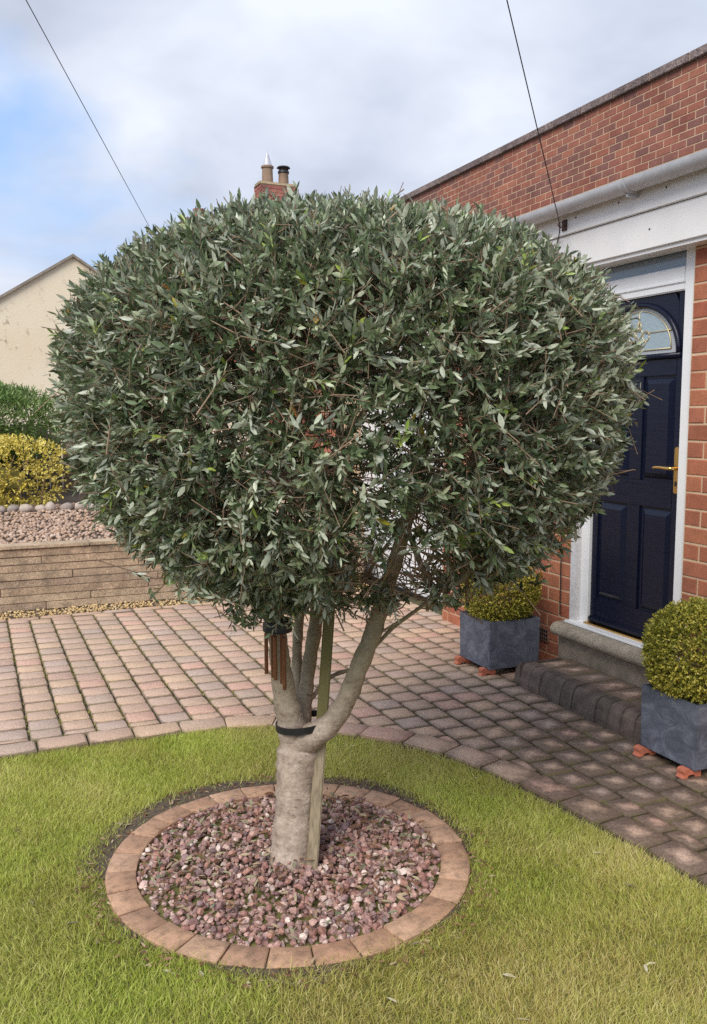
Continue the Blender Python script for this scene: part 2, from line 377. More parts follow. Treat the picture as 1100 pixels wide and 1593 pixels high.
def paver(name, attr):
    m, t, b, o = newmat(name); p = wpos(t)
    if attr:
        a = t.nodes.new('ShaderNodeAttribute'); a.attribute_name = 'var'; rnd = a.outputs['Fac']
    else: rnd = t.nodes.new('ShaderNodeObjectInfo').outputs['Random']
    pal = [scalec(lin(c), 1.0) for c in [(196, 168, 146), (190, 164, 143), (200, 171, 147), (186, 163, 145), (198, 169, 147), (204, 174, 147), (192, 161, 142), (198, 170, 151), (204, 166, 146), (188, 165, 150), (196, 166, 145)]]
    c = ramp(t, rnd, [(i / len(pal), q) for i, q in enumerate(pal)], 'CONSTANT')
    c = mixc(t, 1.0, c, ramp(t, noise(t, p, 190, 4, 0.8), [(0.32, (0.45,)*3), (0.5, (1,)*3), (0.68, (1.5,)*3)]), 'MULTIPLY')
    c = mixc(t, 1.0, c, ramp(t, noise(t, p, 2.2, 4), [(0.3, (0.88,)*3), (0.7, (1.08,)*3)]), 'MULTIPLY')
    s = t.nodes.new('ShaderNodeSeparateXYZ'); t.links.new(p, s.inputs[0])
    # grime: the trodden path by the house is dirtier than the drive; it starts at the block edges, centres stay worn clean
    wob = math_node(t, 'MULTIPLY', math_node(t, 'SUBTRACT', noise(t, p, 1.6, 4), 0.5), 1.5)
    d = math_node(t, 'ADD', math_node(t, 'SUBTRACT', math_node(t, 'MULTIPLY', s.outputs[0], 0.75), math_node(t, 'MULTIPLY', s.outputs[1], 0.62)), wob)
    grime = ramp(t, math_node(t, 'ADD', math_node(t, 'MULTIPLY', d, 0.25), 0.60), [(0.18, (0, 0, 0)), (0.58, (1, 1, 1))])
    lp = t.nodes.new('ShaderNodeTexCoord').outputs['UV']
    uvs = t.nodes.new('ShaderNodeSeparateXYZ'); t.links.new(lp, uvs.inputs[0])
    ax = math_node(t, 'POWER', math_node(t, 'ABSOLUTE', uvs.outputs[0]), 7.0); ay = math_node(t, 'POWER', math_node(t, 'MULTIPLY', math_node(t, 'ABSOLUTE', uvs.outputs[1]), 1.05), 7.0)
    rad = math_node(t, 'POWER', math_node(t, 'ADD', ax, ay), 0.142857)                 # 0 in the middle of a block, 1 along its rim
    edge = math_node(t, 'ADD', rad, math_node(t, 'MULTIPLY', math_node(t, 'SUBTRACT', noise(t, p, 16, 5, 0.65), 0.5), 1.5))
    em = ramp(t, math_node(t, 'ADD', edge, math_node(t, 'MULTIPLY', math_node(t, 'SUBTRACT', grime, 0.5), 0.8)), [(0.42, (0, 0, 0)), (1.0, (1, 1, 1))])
    gf = math_node(t, 'MULTIPLY', math_node(t, 'MULTIPLY', em, grime), 0.90)
    c = mixc(t, gf, c, ramp(t, noise(t, p, 60, 4), [(0.3, (0.098, 0.066, 0.048)), (0.7, (0.19, 0.137, 0.104))]))
    rim = ramp(t, math_node(t, 'ADD', rad, math_node(t, 'MULTIPLY', math_node(t, 'SUBTRACT', noise(t, p, 40, 3), 0.5), 0.14)), [(0.885, (0, 0, 0)), (0.985, (1, 1, 1))])
    c = mixc(t, math_node(t, 'MULTIPLY', rim, 0.7), c, ramp(t, noise(t, p, 6, 4, 0.6), [(0.42, (0.085, 0.064, 0.044)), (0.62, (0.15, 0.135, 0.05))]))
    t.links.new(c, b.inputs['Base Color']); b.inputs['Roughness'].default_value = 0.82; b.inputs['Specular IOR Level'].default_value = 0.35
    bump(t, b, noise(t, p, 300, 4, 0.7), 0.45, 0.006); return m
M['paver'] = paver('paver', False); M['pavers'] = paver('paver_far', True)
def joint():
    m, t, b, o = newmat('paving_joint'); p = wpos(t)
    c = ramp(t, noise(t, p, 7, 5, 0.6), [(0.35, (0.04, 0.03, 0.022)), (0.5, (0.06, 0.052, 0.024)), (0.64, (0.11, 0.105, 0.03))])
    t.links.new(c, b.inputs['Base Color']); b.inputs['Roughness'].default_value = 0.95; bump(t, b, noise(t, p, 120, 4), 0.8, 0.01); return m
M['joint'] = joint()
def turf():
    m, t, b, o = newmat('turf'); p = wpos(t)
    c = ramp(t, noise(t, p, 5, 6, 0.65), [(0.3, (0.13, 0.14, 0.035)), (0.6, (0.24, 0.22, 0.07)), (0.75, (0.28, 0.22, 0.11))])
    t.links.new(c, b.inputs['Base Color']); b.inputs['Roughness'].default_value = 0.95; bump(t, b, noise(t, p, 150, 4), 0.8, 0.02); return m
M['turf'] = turf()
def bladem():
    m, t, b, o = newmat('grass_blade')
    a = t.nodes.new('ShaderNodeAttribute'); a.attribute_name = 'var'
    d = t.nodes.new('ShaderNodeAttribute'); d.attribute_name = 'dry'
    g = ramp(t, a.outputs['Fac'], [(0, lin((134, 156, 54))), (0.5, lin((188, 202, 86))), (1, lin((226, 230, 136)))])
    y = ramp(t, a.outputs['Fac'], [(0, lin((184, 162, 92))), (0.5, lin((210, 192, 124))), (1, lin((230, 216, 166)))])
    c = mixc(t, d.outputs['Fac'], g, y)
    t.links.new(c, b.inputs['Base Color']); b.inputs['Roughness'].default_value = 0.5; b.inputs['Specular IOR Level'].default_value = 0.3
    tr = t.nodes.new('ShaderNodeBsdfTranslucent'); t.links.new(c, tr.inputs[0])
    mx = t.nodes.new('ShaderNodeMixShader'); mx.inputs[0].default_value = 0.4
    t.links.new(b.outputs[0], mx.inputs[1]); t.links.new(tr.outputs[0], mx.inputs[2]); t.links.new(mx.outputs[0], o.inputs[0])
    return m
M['blade'] = bladem()
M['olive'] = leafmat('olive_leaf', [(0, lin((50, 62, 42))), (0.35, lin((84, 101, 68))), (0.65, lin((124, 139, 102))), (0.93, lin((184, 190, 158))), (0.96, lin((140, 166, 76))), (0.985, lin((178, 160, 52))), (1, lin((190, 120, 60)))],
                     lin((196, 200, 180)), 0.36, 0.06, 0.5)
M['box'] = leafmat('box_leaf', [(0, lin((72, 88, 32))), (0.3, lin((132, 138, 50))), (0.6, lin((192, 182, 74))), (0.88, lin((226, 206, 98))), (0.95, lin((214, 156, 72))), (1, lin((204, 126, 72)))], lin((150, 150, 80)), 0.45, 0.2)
M['gold'] = leafmat('golden_leaf', [(0, lin((140, 132, 40))), (0.3, lin((214, 192, 76))), (0.7, lin((242, 224, 118))), (1, lin((248, 238, 168)))], lin((200, 190, 100)), 0.45, 0.2, transc=(0.5, 0.45, 0.1))
M['green'] = leafmat('green_leaf', [(0, lin((54, 76, 36))), (0.5, lin((104, 134, 68))), (1, lin((156, 176, 106)))], lin((110, 136, 84)), 0.5, 0.2)
M['deadleaf'] = leafmat('fallen_leaf', [(0, lin((96, 84, 70))), (0.4, lin((150, 140, 112))), (1, lin((214, 208, 184)))], lin((210, 206, 190)), 0.6, 0.0)

# ================================================================== SETTING
g = MB().box(-400, 400, -400, 500, -1.2, -0.12).obj('ground', M['soil'], kind='structure')

# lawn outline (its rounded corner bends round the drive and the path)
EDGE = [(-5, 4.42), (0.0, 4.42), (0.7, 4.415), (1.1, 4.39), (1.35, 4.33), (1.57, 4.18), (1.75, 4.0), (1.90, 3.83), (2.02, 3.64), (2.10, 3.43),
        (2.165, 3.2), (2.21, 2.93), (2.26, 2.54), (2.285, 2.23), (2.31, 1.5), (2.33, 0.5), (2.33, -3)]
edge_s = [Vector((p.x, p.y)) for p in catmull([(x, y, 0) for x, y in EDGE], 8)]
LZ = -0.022
lawn_poly = [(p.x, p.y) for p in edge_s] + [(-5, -3)]
mb = MB(); n = len(lawn_poly)
mb.add([(x, y, LZ) for x, y in lawn_poly] + [(x, y, -0.2) for x, y in lawn_poly], [tuple(range(n-1, -1, -1))] + [(i, (i+1) % n, (i+1) % n + n, i + n) for i in range(n)])
lawn = mb.obj('lawn', M['turf'], kind='structure')
def edge_dist(x, y):
    """distance to the lawn edge (positive inside the lawn), vectorised"""
    P = np.array([(p.x, p.y) for p in edge_s]); A, B = P[:-1], P[1:]
    q = np.stack([x, y], -1)[:, None, :]; d = B - A
    t = np.clip(((q - A) * d).sum(-1) / (d*d).sum(-1), 0, 1)
    c = A + t[..., None] * d; v = q - c; dist = np.sqrt((v*v).sum(-1)); i = dist.argmin(1)
    cr = d[i, 0] * v[np.arange(len(x)), i, 1] - d[i, 1] * v[np.arange(len(x)), i, 0]
    return np.where(cr < 0, 1, -1) * dist[np.arange(len(x)), i]

RC = (1.025, 2.962); RO, RI = 0.660, 0.556       # the round bed

# -------- paving
pave = MB()
pe = [(p.x, p.y) for p in edge_s]
pave.add([(x, y, -0.016) for x, y in pe] + [(3.66, -3, -0.016), (3.66, 8.25, -0.016), (-5, 8.25, -0.016)], [tuple(range(len(pe) + 3))])
paving = pave.obj('paving', M['joint'], kind='structure')
if paving.data.polygons[0].normal.z < 0: paving.data.flip_normals()

def slab(poly, z1, z0, ch, jit=0.0, drop=None, r=random):
    """a chamfered block from a convex outline: (verts, faces, uv per vertex: x = 0 centre .. 1 edge)"""
    n = len(poly); c = (sum(p[0] for p in poly) / n, sum(p[1] for p in poly) / n)
    ou = [(x + r.uniform(-jit, jit), y + r.uniform(-jit, jit)) for x, y in poly]
    def inset(p, d):
        l = math.hypot(p[0]-c[0], p[1]-c[1]); k = max(0.2, 1 - d * 1.41 / l); return (c[0] + (p[0]-c[0])*k, c[1] + (p[1]-c[1])*k)
    i1 = [inset(p, ch) for p in ou]
    d = drop or ch * 0.8
    vs = [(x, y, z0) for x, y in ou] + [(x, y, z1 - d) for x, y in ou] + [(x, y, z1) for x, y in i1] + [(c[0], c[1], z1 + 0.0012)]
    fs = []
    for i in range(n):
        j = (i+1) % n
        fs += [(i, j, j+n, i+n), (i+n, j+n, j+2*n, i+2*n), (i+2*n, j+2*n, 3*n)]
    hx = max(abs(p[0]-c[0]) for p in ou) or 1; hy = max(abs(p[1]-c[1]) for p in ou) or 1
    uv = [((v[0]-c[0])/hx, (v[1]-c[1])/hy) for v in vs]
    return vs, fs, uv
def slab_mesh(name, lst, mat, var=None):
    V, F, U, W = [], [], [], []
    for k, (vs, fs, uv) in enumerate(lst):
        b = len(V); V += vs; F += [tuple(b + i for i in f) for f in fs]; U += uv
        W += [var[k] if var is not None else 0.0] * len(vs)
    me = bpy.data.meshes.new(name); me.from_pydata(V, [], F)
    l = me.uv_layers.new(name='UVMap')
    for lp in me.loops: l.data[lp.index].uv = U[lp.vertex_index]
    me.polygons.foreach_set('use_smooth', [True]*len(me.polygons))
    try: me.set_sharp_from_angle(angle=R(50))
    except Exception: pass
    if var is not None:
        a = me.attributes.new('var', 'FLOAT', 'POINT'); a.data.foreach_set('value', W)
    me.materials.append(mat); return me
def clip(poly, a, nrm):
    out = []
    for i in range(len(poly)):
        p, q = poly[i], poly[(i+1) % len(poly)]
        dp = (p[0]-a[0])*nrm[0] + (p[1]-a[1])*nrm[1]; dq = (q[0]-a[0])*nrm[0] + (q[1]-a[1])*nrm[1]
        if dp >= 0: out.append(p)
        if (dp >= 0) != (dq >= 0):
            t = dp / (dp - dq); out.append((p[0] + (q[0]-p[0])*t, p[1] + (q[1]-p[1])*t))
    return out
EW = 0.155                                           # width of the edging course
def offset_line(d):
    out = []
    for i, p in enumerate(edge_s):
        t = (edge_s[min(i+1, len(edge_s)-1)] - edge_s[max(i-1, 0)]).normalized()
        out.append(Vector((p.x - t.y * d, p.y + t.x * d)))
    return out
inner = offset_line(EW)
PX, PX0, PYP, PY0 = 0.1632, 0.215, 0.160, 4.545
def half(w_, h_, r): 
    g_ = 0.0050; e = r.uniform(-.0015, .0015)
    x0, x1, y0, y1 = -w_/2 + g_, w_/2 - g_, -h_/2 + g_, h_/2 - g_; k = 0.007
    return [(x0+k, y0), (x1-k, y0), (x1, y0+k), (x1, y1-k), (x1-k, y1), (x0+k, y1), (x0, y1-k), (x0, y0+k)]
rp = random.Random(3)
pav_mesh = [slab_mesh('paver', [slab(half(PX, PYP, rp), 0.0, -0.03, 0.008, 0.0030, drop=0.007, r=rp)], M['paver']) for _ in range(8)]
cells = []
camp = Vector((0, 0)); axis = Vector((math.sin(R(23.373)), math.cos(R(23.373))))
for i in range(-30, 21):
    x = PX0 + PX * (i + 0.5)
    off = (0.5 * (i % 2)) * PYP + rp.uniform(-0.012, 0.012)
    for j in range(-48, 20):
        y = PY0 + PYP * (j + 0.5) + off
        if y > 7.36 or x < -4.6 or x > 3.42: continue
        if x > 2.95 and 3.30 < y < 4.40: continue     # the doorstep stands here
        if i >= 20: continue
        q = Vector((x, y))
        k = min(range(len(inner)), key=lambda s: (inner[s] - q).length_squared)
        a, b = (inner[k], inner[k+1]) if k + 1 < len(inner) else (inner[k-1], inner[k])
        cand = []
        for s in (k-1, k):
            if 0 <= s < len(inner)-1:
                t = (inner[s+1] - inner[s]).normalized(); cand.append((inner[s], Vector((-t.y, t.x))))
        poly = [(x + px, y + py) for px, py in half(PX, PYP, rp)]; full = True
        for a_, n_ in cand:
            ds = [(px - a_.x) * n_.x + (py - a_.y) * n_.y for px, py in poly]
            if min(ds) < 0.003:
                full = False; poly = clip(poly, (a_.x + n_.x*0.004, a_.y + n_.y*0.004), n_)
                if len(poly) < 3: break
        if len(poly) < 3: continue
        ar = abs(sum(poly[s][0]*poly[(s+1) % len(poly)][1] - poly[(s+1) % len(poly)][0]*poly[s][1] for s in range(len(poly)))) / 2
        if ar < 0.0012: continue
        cells.append((x, y, full, poly))
def in_view(x, y, z=0.0, m=0.06):
    v = Vector((x, y)); k = v.dot(axis); s = v.dot(Vector((axis.y, -axis.x)))
    if k < 0.5: return False
    kc = k * math.cos(R(6.265)) + (CAMH - z) * math.sin(R(6.265)); up = -(CAMH - z) * math.cos(R(6.265)) + k * math.sin(R(6.265))
    return abs(s / kc) < 550/1380 + m and abs(up / kc) < 796/1380 + m
vis = [c for c in cells if in_view(c[0], c[1])]
vis.sort(key=lambda c: math.hypot(c[0], c[1])); chosen = vis[:300]; ch_ids = {id(c) for c in chosen}
for x, y, full, poly in chosen:
    z = rp.uniform(-0.003, 0.003)
    if full:
        o = bpy.data.objects.new('paver', rp.choice(pav_mesh)); COL.objects.link(o); o.parent = paving
        o.location = (x, y, z); o.rotation_euler = (rp.uniform(-.012, .012), rp.uniform(-.012, .012), rp.choice((0, math.pi)) + rp.uniform(-.012, .012))
    else:
        link('paver', slab_mesh('paver', [slab(poly, z, -0.03, 0.006, 0.001, r=rp)], M['paver']), paving)
rest = [slab(c[3], rp.uniform(-.002, .002), -0.03, 0.008, 0.0015, r=rp) for c in cells if id(c) not in ch_ids]
link('paver', slab_mesh('paver', rest, M['pavers'], [rp.random() for _ in rest]), paving, kind='stuff')
# edging course along the lawn (long blocks following the curve)
acc = [0.0]
for i in range(1, len(edge_s)): acc.append(acc[-1] + (edge_s[i] - edge_s[i-1]).length)
def on_line(line, s):
    i = max(0, min(len(acc)-2, int(np.searchsorted(acc, s)) - 1)); t = (s - acc[i]) / (acc[i+1] - acc[i])
    return line[i] + (line[i+1] - line[i]) * t
s = 3.6; inner2 = offset_line(EW - 0.004); outer2 = offset_line(0.004)
while s < acc[-1] - 1.5:
    L = 0.235 + rp.uniform(-.006, .006)
    a, b, c, d = on_line(outer2, s + .004), on_line(outer2, s + L - .004), on_line(inner2, s + L - .004), on_line(inner2, s + .004)
    mo, mi_ = on_line(outer2, s + L/2), on_line(inner2, s + L/2)
    poly = [(p.x, p.y) for p in (a, mo, b, c, mi_, d)]
    link('edging_block', slab_mesh('edging_block', [slab(poly, 0.004 + rp.uniform(-.003, .003), -0.07, 0.010, 0.002, r=rp)], M['paver']), paving)
    s += L
# long thin header row at the back of the drive
for k in range(-12, 19):
    x0 = 0.215 + k * 0.245
    if x0 > 3.3: break
    poly = [(x0 + .004, 7.372), (x0 + .241, 7.372), (x0 + .241, 7.465), (x0 + .004, 7.465)]
    link('edging_block', slab_mesh('edging_block', [slab(poly, rp.uniform(-.003, .003), -0.05, 0.008, 0.002, r=rp)], M['paver']), paving)

# moss and small weeds rooted in the joints of the drive
mm = []
for i in range(-14, 14):
    for k in range(230):
        yy = rp.uniform(4.6, 7.35); xx = PX0 + PX*i + rp.uniform(-.005, .005)
        if math.sin(yy*2.1 + i*1.7) + math.sin(yy*5.3 + i) + rp.uniform(-1, 1) > 0.2 - (0.5 if xx < 1.2 else -.3) and in_view(xx, yy): mm.append((xx, yy, -0.012))
mm = np.array(mm); nm_ = len(mm); md = np.stack([rng.normal(0, .7, nm_), rng.normal(0, .7, nm_), np.ones(nm_)], 1)
M['moss'] = leafmat('moss', [(0, lin((96, 92, 38))), (0.5, lin((136, 132, 52))), (1, lin((172, 164, 84)))], lin((140, 136, 60)), 0.8, 0.2)
MOSS = (mm, md)
# -------- pebble templates
def pebble_tpl(seed, flat=0.6, pts=13, cut=0.0):
    """an angular tumbled stone: convex hull of a few points on an uneven ellipsoid"""
    r = random.Random(seed); bm = bmesh.new(); sx, sy = r.uniform(0.95, 1.15), r.uniform(0.68, 0.95)
    P_ = []
    while len(P_) < pts:
        d = Vector((r.gauss(0, 1), r.gauss(0, 1), r.gauss(0, 1))).normalized()
        if all((d - q).length > 0.55 for q in P_): P_.append(d)
        elif r.random() < 0.02: P_.append(d)
    for d in P_:
        k = r.uniform(0.42, 0.54); bm.verts.new((d.x*sx*k, d.y*sy*k, d.z*flat*k*1.1))
    bmesh.ops.convex_hull(bm, input=bm.verts)
    bmesh.ops.delete(bm, geom=[v for v in bm.verts if not v.link_faces], context='VERTS')
    bm.verts.index_update(); bmesh.ops.recalc_face_normals(bm, faces=bm.faces)
    vs = [tuple(v.co) for v in bm.verts]; fs = [tuple(v.index for v in f.verts) for f in bm.faces]; bm.free(); return vs, fs
def rand_rot(n, tilt=0.5, sizes=None):
    a = rng.uniform(0, 6.283, n); tx = rng.normal(0, tilt, n); ty = rng.normal(0, tilt, n)
    ca, sa, cx, sx, cy, sy = np.cos(a), np.sin(a), np.cos(tx), np.sin(tx), np.cos(ty), np.sin(ty)
    Z = np.zeros(n); O = np.ones(n)
    Rz = np.stack([np.stack([ca, -sa, Z], 1), np.stack([sa, ca, Z], 1), np.stack([Z, Z, O], 1)], 1)
    Rx = np.stack([np.stack([O, Z, Z], 1), np.stack([Z, cx, -sx], 1), np.stack([Z, sx, cx], 1)], 1)
    Ry = np.stack([np.stack([cy, Z, sy], 1), np.stack([Z, O, Z], 1), np.stack([-sy, Z, cy], 1)], 1)
    m = Rx @ Ry @ Rz
    return m if sizes is None else m * sizes[:, None, None]
# gravel bed
gb = MB(); S = 48
gb.add([(RC[0] + (RI+.03)*math.cos(2*math.pi*i/S), RC[1] + (RI+.03)*math.sin(2*math.pi*i/S), -0.035) for i in range(S)] + [(RC[0], RC[1], -0.015)],
       [(i, (i+1) % S, S) for i in range(S)])
bed = gb.obj('gravel_bed', M['soil'], kind='structure')
def bed_pts(n, rmax):
    r = np.sqrt(rng.random(n)) * rmax; a = rng.uniform(0, 6.283, n); return RC[0] + r*np.cos(a), RC[1] + r*np.sin(a), r
tpls = [pebble_tpl(i) for i in range(6)]
allv = None
groups = []
for ti in range(6):
    nn = 640; x, y, r = bed_pts(nn, RI - 0.006); sz = np.clip(rng.lognormal(math.log(.021), .28, nn), .011, .038)
    z = -0.026 + 0.012 * (1 - r/RI) + rng.uniform(0, 0.020, nn)
    groups.append(inst_mesh('pebble', tpls[ti][0], tpls[ti][1], rand_rot(nn, 0.6, sz), np.stack([x, y, z], 1), rng.random(nn), M['pebbles'], smooth=False))
def join_meshes(name, mes):
    bm = bmesh.new()
    for m_ in mes: bm.from_mesh(m_)
    out = bpy.data.meshes.new(name); bm.to_mesh(out); bm.free()
    out.materials.append(mes[0].materials[0]); return out
link('pebble', join_meshes('pebble', groups), bed, kind='stuff')
peb_me = []
for i in range(8):
    vs_, fs_ = pebble_tpl(40 + i, 0.66, 16); m_ = MB().add(vs_, fs_).mesh('pebble', M['pebble'], smooth=False); peb_me.append(m_)
x, y, r = bed_pts(900, RI - 0.016); cnt = 0; used = []
for k in range(900):
    if cnt >= 300: break
    if any((x[k]-u)**2 + (y[k]-v)**2 < 0.022**2 for u, v in used): continue
    if (x[k]-1.03)**2 + (y[k]-2.985)**2 < 0.09**2: continue
    used.append((x[k], y[k])); cnt += 1
    o = bpy.data.objects.new('pebble', peb_me[k % 8]); COL.objects.link(o); o.parent = bed
    s_ = random.uniform(0.022, 0.038); o.scale = (s_, s_, s_)
    o.location = (x[k], y[k], 0.002 + 0.010 * (1 - r[k]/RI) + random.uniform(0, .006)); o.rotation_euler = (random.uniform(-.5, .5), random.uniform(-.5, .5), random.uniform(0, 6.28))
# soil collar
sc_mb = MB(); S = 72; rin = RO - 0.02
rr_ = [RO + 0.07 + 0.035*math.sin(3*a_ + 1) + 0.03*math.sin(7*a_ + 2) + (0.045 if 0.3 < a_ < 2.9 else -0.05) for a_ in [2*math.pi*i/S for i in range(S)]]
sc_mb.add([(RC[0] + rin*math.cos(2*math.pi*i/S), RC[1] + rin*math.sin(2*math.pi*i/S), LZ + 0.012) for i in range(S)] +
          [(RC[0] + rr_[i]*math.cos(2*math.pi*i/S), RC[1] + rr_[i]*math.sin(2*math.pi*i/S), LZ + 0.004) for i in range(S)],
          [(i, i+S, (i+1) % S + S, (i+1) % S) for i in range(S)])
collar = sc_mb.obj('bare_soil', M['soil'], kind='structure')
em_ = MB(); e0 = [p for p in offset_line(0.002) if p.x > 1.2 and p.y > -1]; e1 = [p for p in offset_line(-0.030) if p.x > 1.18 and p.y > -1]; nE = min(len(e0), len(e1))
em_.add([(p.x, p.y, LZ + .003) for p in e0[-nE:]] + [(p.x, p.y, LZ + .003) for p in e1[-nE:]], [(i, i+1, i+1+nE, i+nE) for i in range(nE-1)])
em_.obj('bare_soil', M['soil'], kind='structure')
# ring of wedge blocks
ring = empty('tree_ring_edging', (RC[0], RC[1], 0), label='circle of sandy brown wedge-shaped edging blocks set in the lawn', cat='edging')
NB = 28
for i in range(NB):
    a0 = 2*math.pi*i/NB + 0.004; a1 = 2*math.pi*(i+1)/NB - 0.004; am = (a0+a1)/2
    poly = [(math.cos(a0)*RI, math.sin(a0)*RI), (math.cos(a0)*RO, math.sin(a0)*RO), (math.cos(am)*RO, math.sin(am)*RO), (math.cos(a1)*RO, math.sin(a1)*RO), (math.cos(a1)*RI, math.sin(a1)*RI), (math.cos(am)*RI, math.sin(am)*RI)]
    o = bpy.data.objects.new('block', slab_mesh('block', [slab(poly, -0.004 + random.uniform(-.004, .004), -0.06, 0.005, 0.001)], M['ringstone'])); COL.objects.link(o); o.parent = ring
# -------- grass blades
def make_grass(nb):
    x = rng.uniform(-1.9, 2.36, nb); y = rng.uniform(0.9, 4.46, nb)
    vx = x*axis.x + y*axis.y; vy = x*axis.y - y*axis.x
    ok = (np.abs(vy) < vx*0.42 + 0.45)
    x, y = x[ok], y[ok]
    ed = edge_dist(x, y) + fbm2(x*9, y*9, 5)*0.012
    r = np.hypot(x - RC[0], y - RC[1]); th = np.arctan2(y - RC[1], x - RC[0])
    lim = RO - 0.022 - 0.035*np.clip(-np.sin(th), 0, 1) + np.clip(0.085*np.sin(th*1.0 + 0.05), 0, 1) + 0.025*fbm2(x*14, y*14, 9)
    soilp = np.clip((r - lim) / 0.09, 0, 1)**1.5 + .05*(r > RO)
    ok = (ed > np.where(x > 1.55, 0.022, 0.006)) & (rng.random(len(x)) < soilp)
    x, y, r = x[ok], y[ok], r[ok]; n = len(x)
    patch = fbm2(x*2.6, y*2.6, 2) + 0.5*fbm2(x*8, y*8, 3)
    h = rng.uniform(0.017, 0.038, n) * (1 + 0.3*patch) * np.where(rng.random(n) > .97, 1.5, 1)
    lean = rng.normal(0, 0.42, (n, 2)) + np.stack([0.35*fbm2(x*6, y*6, 21), 0.35*fbm2(x*6, y*6, 22)], 1)
    d = np.stack([lean[:, 0], lean[:, 1], np.ones(n)], 1); d /= np.linalg.norm(d, axis=1)[:, None]
    a = rng.uniform(0, 6.283, n); sd_ = np.stack([np.cos(a), np.sin(a), np.zeros(n)], 1)
    bend = np.stack([lean[:, 0], lean[:, 1], np.zeros(n)], 1) * 0.5
    wd = rng.uniform(0.0009, 0.0017, n)[:, None]
    base = np.stack([x, y, np.full(n, LZ - 0.002)], 1)
    mid = base + d * (h*0.55)[:, None]; tip = base + d * h[:, None] + bend * h[:, None] - np.array([0, 0, 0.12]) * (np.linalg.norm(bend, axis=1)*h)[:, None]
    V = np.stack([base - sd_*wd, base + sd_*wd, mid + sd_*wd*0.8, mid - sd_*wd*0.8, tip], 1).reshape(-1, 3)
    me = bpy.data.meshes.new('grass'); me.vertices.add(n*5); me.vertices.foreach_set('co', V.astype(np.float32).ravel())
    li = np.array([0, 1, 2, 3, 3, 2, 4]); L = (li[None] + (np.arange(n)*5)[:, None]).ravel()
    me.loops.add(len(L)); me.loops.foreach_set('vertex_index', L.astype(np.int32))
    T = np.tile([4, 3], n); me.polygons.add(2*n); me.polygons.foreach_set('loop_start', np.concatenate([[0], np.cumsum(T)[:-1]]).astype(np.int32))
    me.polygons.foreach_set('loop_total', T.astype(np.int32)); me.polygons.foreach_set('use_smooth', np.full(2*n, True)); me.update(calc_edges=True)
    dryp = fbm2(x*1.7 + 4, y*1.7, 31) + 0.6*fbm2(x*5, y*5, 32)
    dry = np.clip(0.40 + 0.62*dryp + rng.normal(0, 0.24, n) + 0.25*np.exp(-((x-1.75)**2 + (y-2.1)**2)/0.12), 0, 1)
    for nm, val in (('var', np.clip(0.52 + 0.28*patch + rng.normal(0, 0.24, n), 0, 1)), ('dry', dry)):
        at_ = me.attributes.new(nm, 'FLOAT', 'POINT'); at_.data.foreach_set('value', np.repeat(val, 5).astype(np.float32))
    me.materials.append(M['blade']); return me
link('grass', make_grass(600000), None, label='short yellow-green lawn grass around the round bed', cat='grass', kind='stuff')
# gravel strip between drive and retaining wall
nn = 3000; x = rng.uniform(-3.5, 3.45, nn); y = rng.uniform(7.47, 7.73, nn); 
gs = MB().box(-5, 3.6, 7.466, 7.76, -0.1, -0.012).obj('gravel_strip', M['soil'], kind='structure')
link('gravel', inst_mesh('gravel', *pebble_tpl(90), rand_rot(nn, 0.6, rng.uniform(0.014, 0.034, nn)), np.stack([x, y, rng.uniform(-.012, .008, nn)], 1), rng.random(nn), M['ygravel']), gs, kind='stuff')

# ================================================================== RETAINING WALL, UPPER GARDEN
rw = empty('retaining_wall', (0, 7.75, 0), label='low retaining wall of long thin sandstone blocks behind the drive', cat='wall')
back = MB().box(-5, 3.45, 7.722, 7.95, -0.1, 0.50).obj('backing', M['walljoint'], rw)
rb = random.Random(11); NC = 8; ch_ = 0.0645
for c in range(NC):
    x = -3.2 + rb.uniform(-0.3, 0)
    while x < 3.44:
        L = rb.choice((0.6, 0.9, 1.2, 1.5)); x1 = min(x + L, 3.445)
        z0, z1 = c*ch_ + 0.0018, (c+1)*ch_ - 0.0018
        yf = 7.716 + rb.uniform(-.004, .005)
        MB().box(x + .003, x1 - .003, yf, 7.80, z0, z1).obj('stone', M['wallstone'], rw, bevel=0.0035)
        x = x1
x = -3.2
while x < 3.44:
    x1 = min(x + rb.choice((0.6, 0.8, 0.9)), 3.45)
    MB().box(x + .002, x1 - .002, 7.695, 7.90, 0.519, 0.548).obj('capping_stone', M['wallstone'], rw, bevel=0.006); x = x1
ug = MB(); ug.add([(-60, 7.90, 0.50), (3.5, 7.90, 0.50), (3.5, 9.6, 0.665), (60, 9.6, 0.665), (60, 80, 0.8), (-60, 80, 0.8), (-60, 9.6, 0.665)], [(0, 1, 2, 6), (6, 2, 3, 4, 5)])
upper = ug.obj('upper_garden_ground', M['soil'], kind='structure')
nn = 8500; x = rng.uniform(-2.6, 3.4, nn); y = 7.92 + 1.75 * rng.random(nn)
z = 0.50 + (y - 7.90) / 1.7 * 0.165 + rng.uniform(0.0, 0.02, nn)
cb = upper
link('cobbles', inst_mesh('cobbles', *pebble_tpl(91, 0.62, 18), rand_rot(nn, 0.35, rng.uniform(0.028, 0.055, nn)), np.stack([x, y, z], 1), rng.random(nn), M['cobble']), cb, kind='stuff')
cme = [MB().add(*pebble_tpl(70+i, 0.75, 22)).mesh('cobble', M['cobble_obj'], smooth='all') for i in range(4)]
xx = -0.9
while xx < 1.5:
    s_ = rb.uniform(0.09, 0.15); o = link('cobble', cme[rb.randrange(4)], cb); o.scale = (s_*1.2, s_, s_*1.1)
    o.location = (xx, 9.40 + rb.uniform(-.03, .03), 0.655 + s_*0.22); o.rotation_euler = (0, 0, rb.uniform(0, 6)); xx += s_*1.05

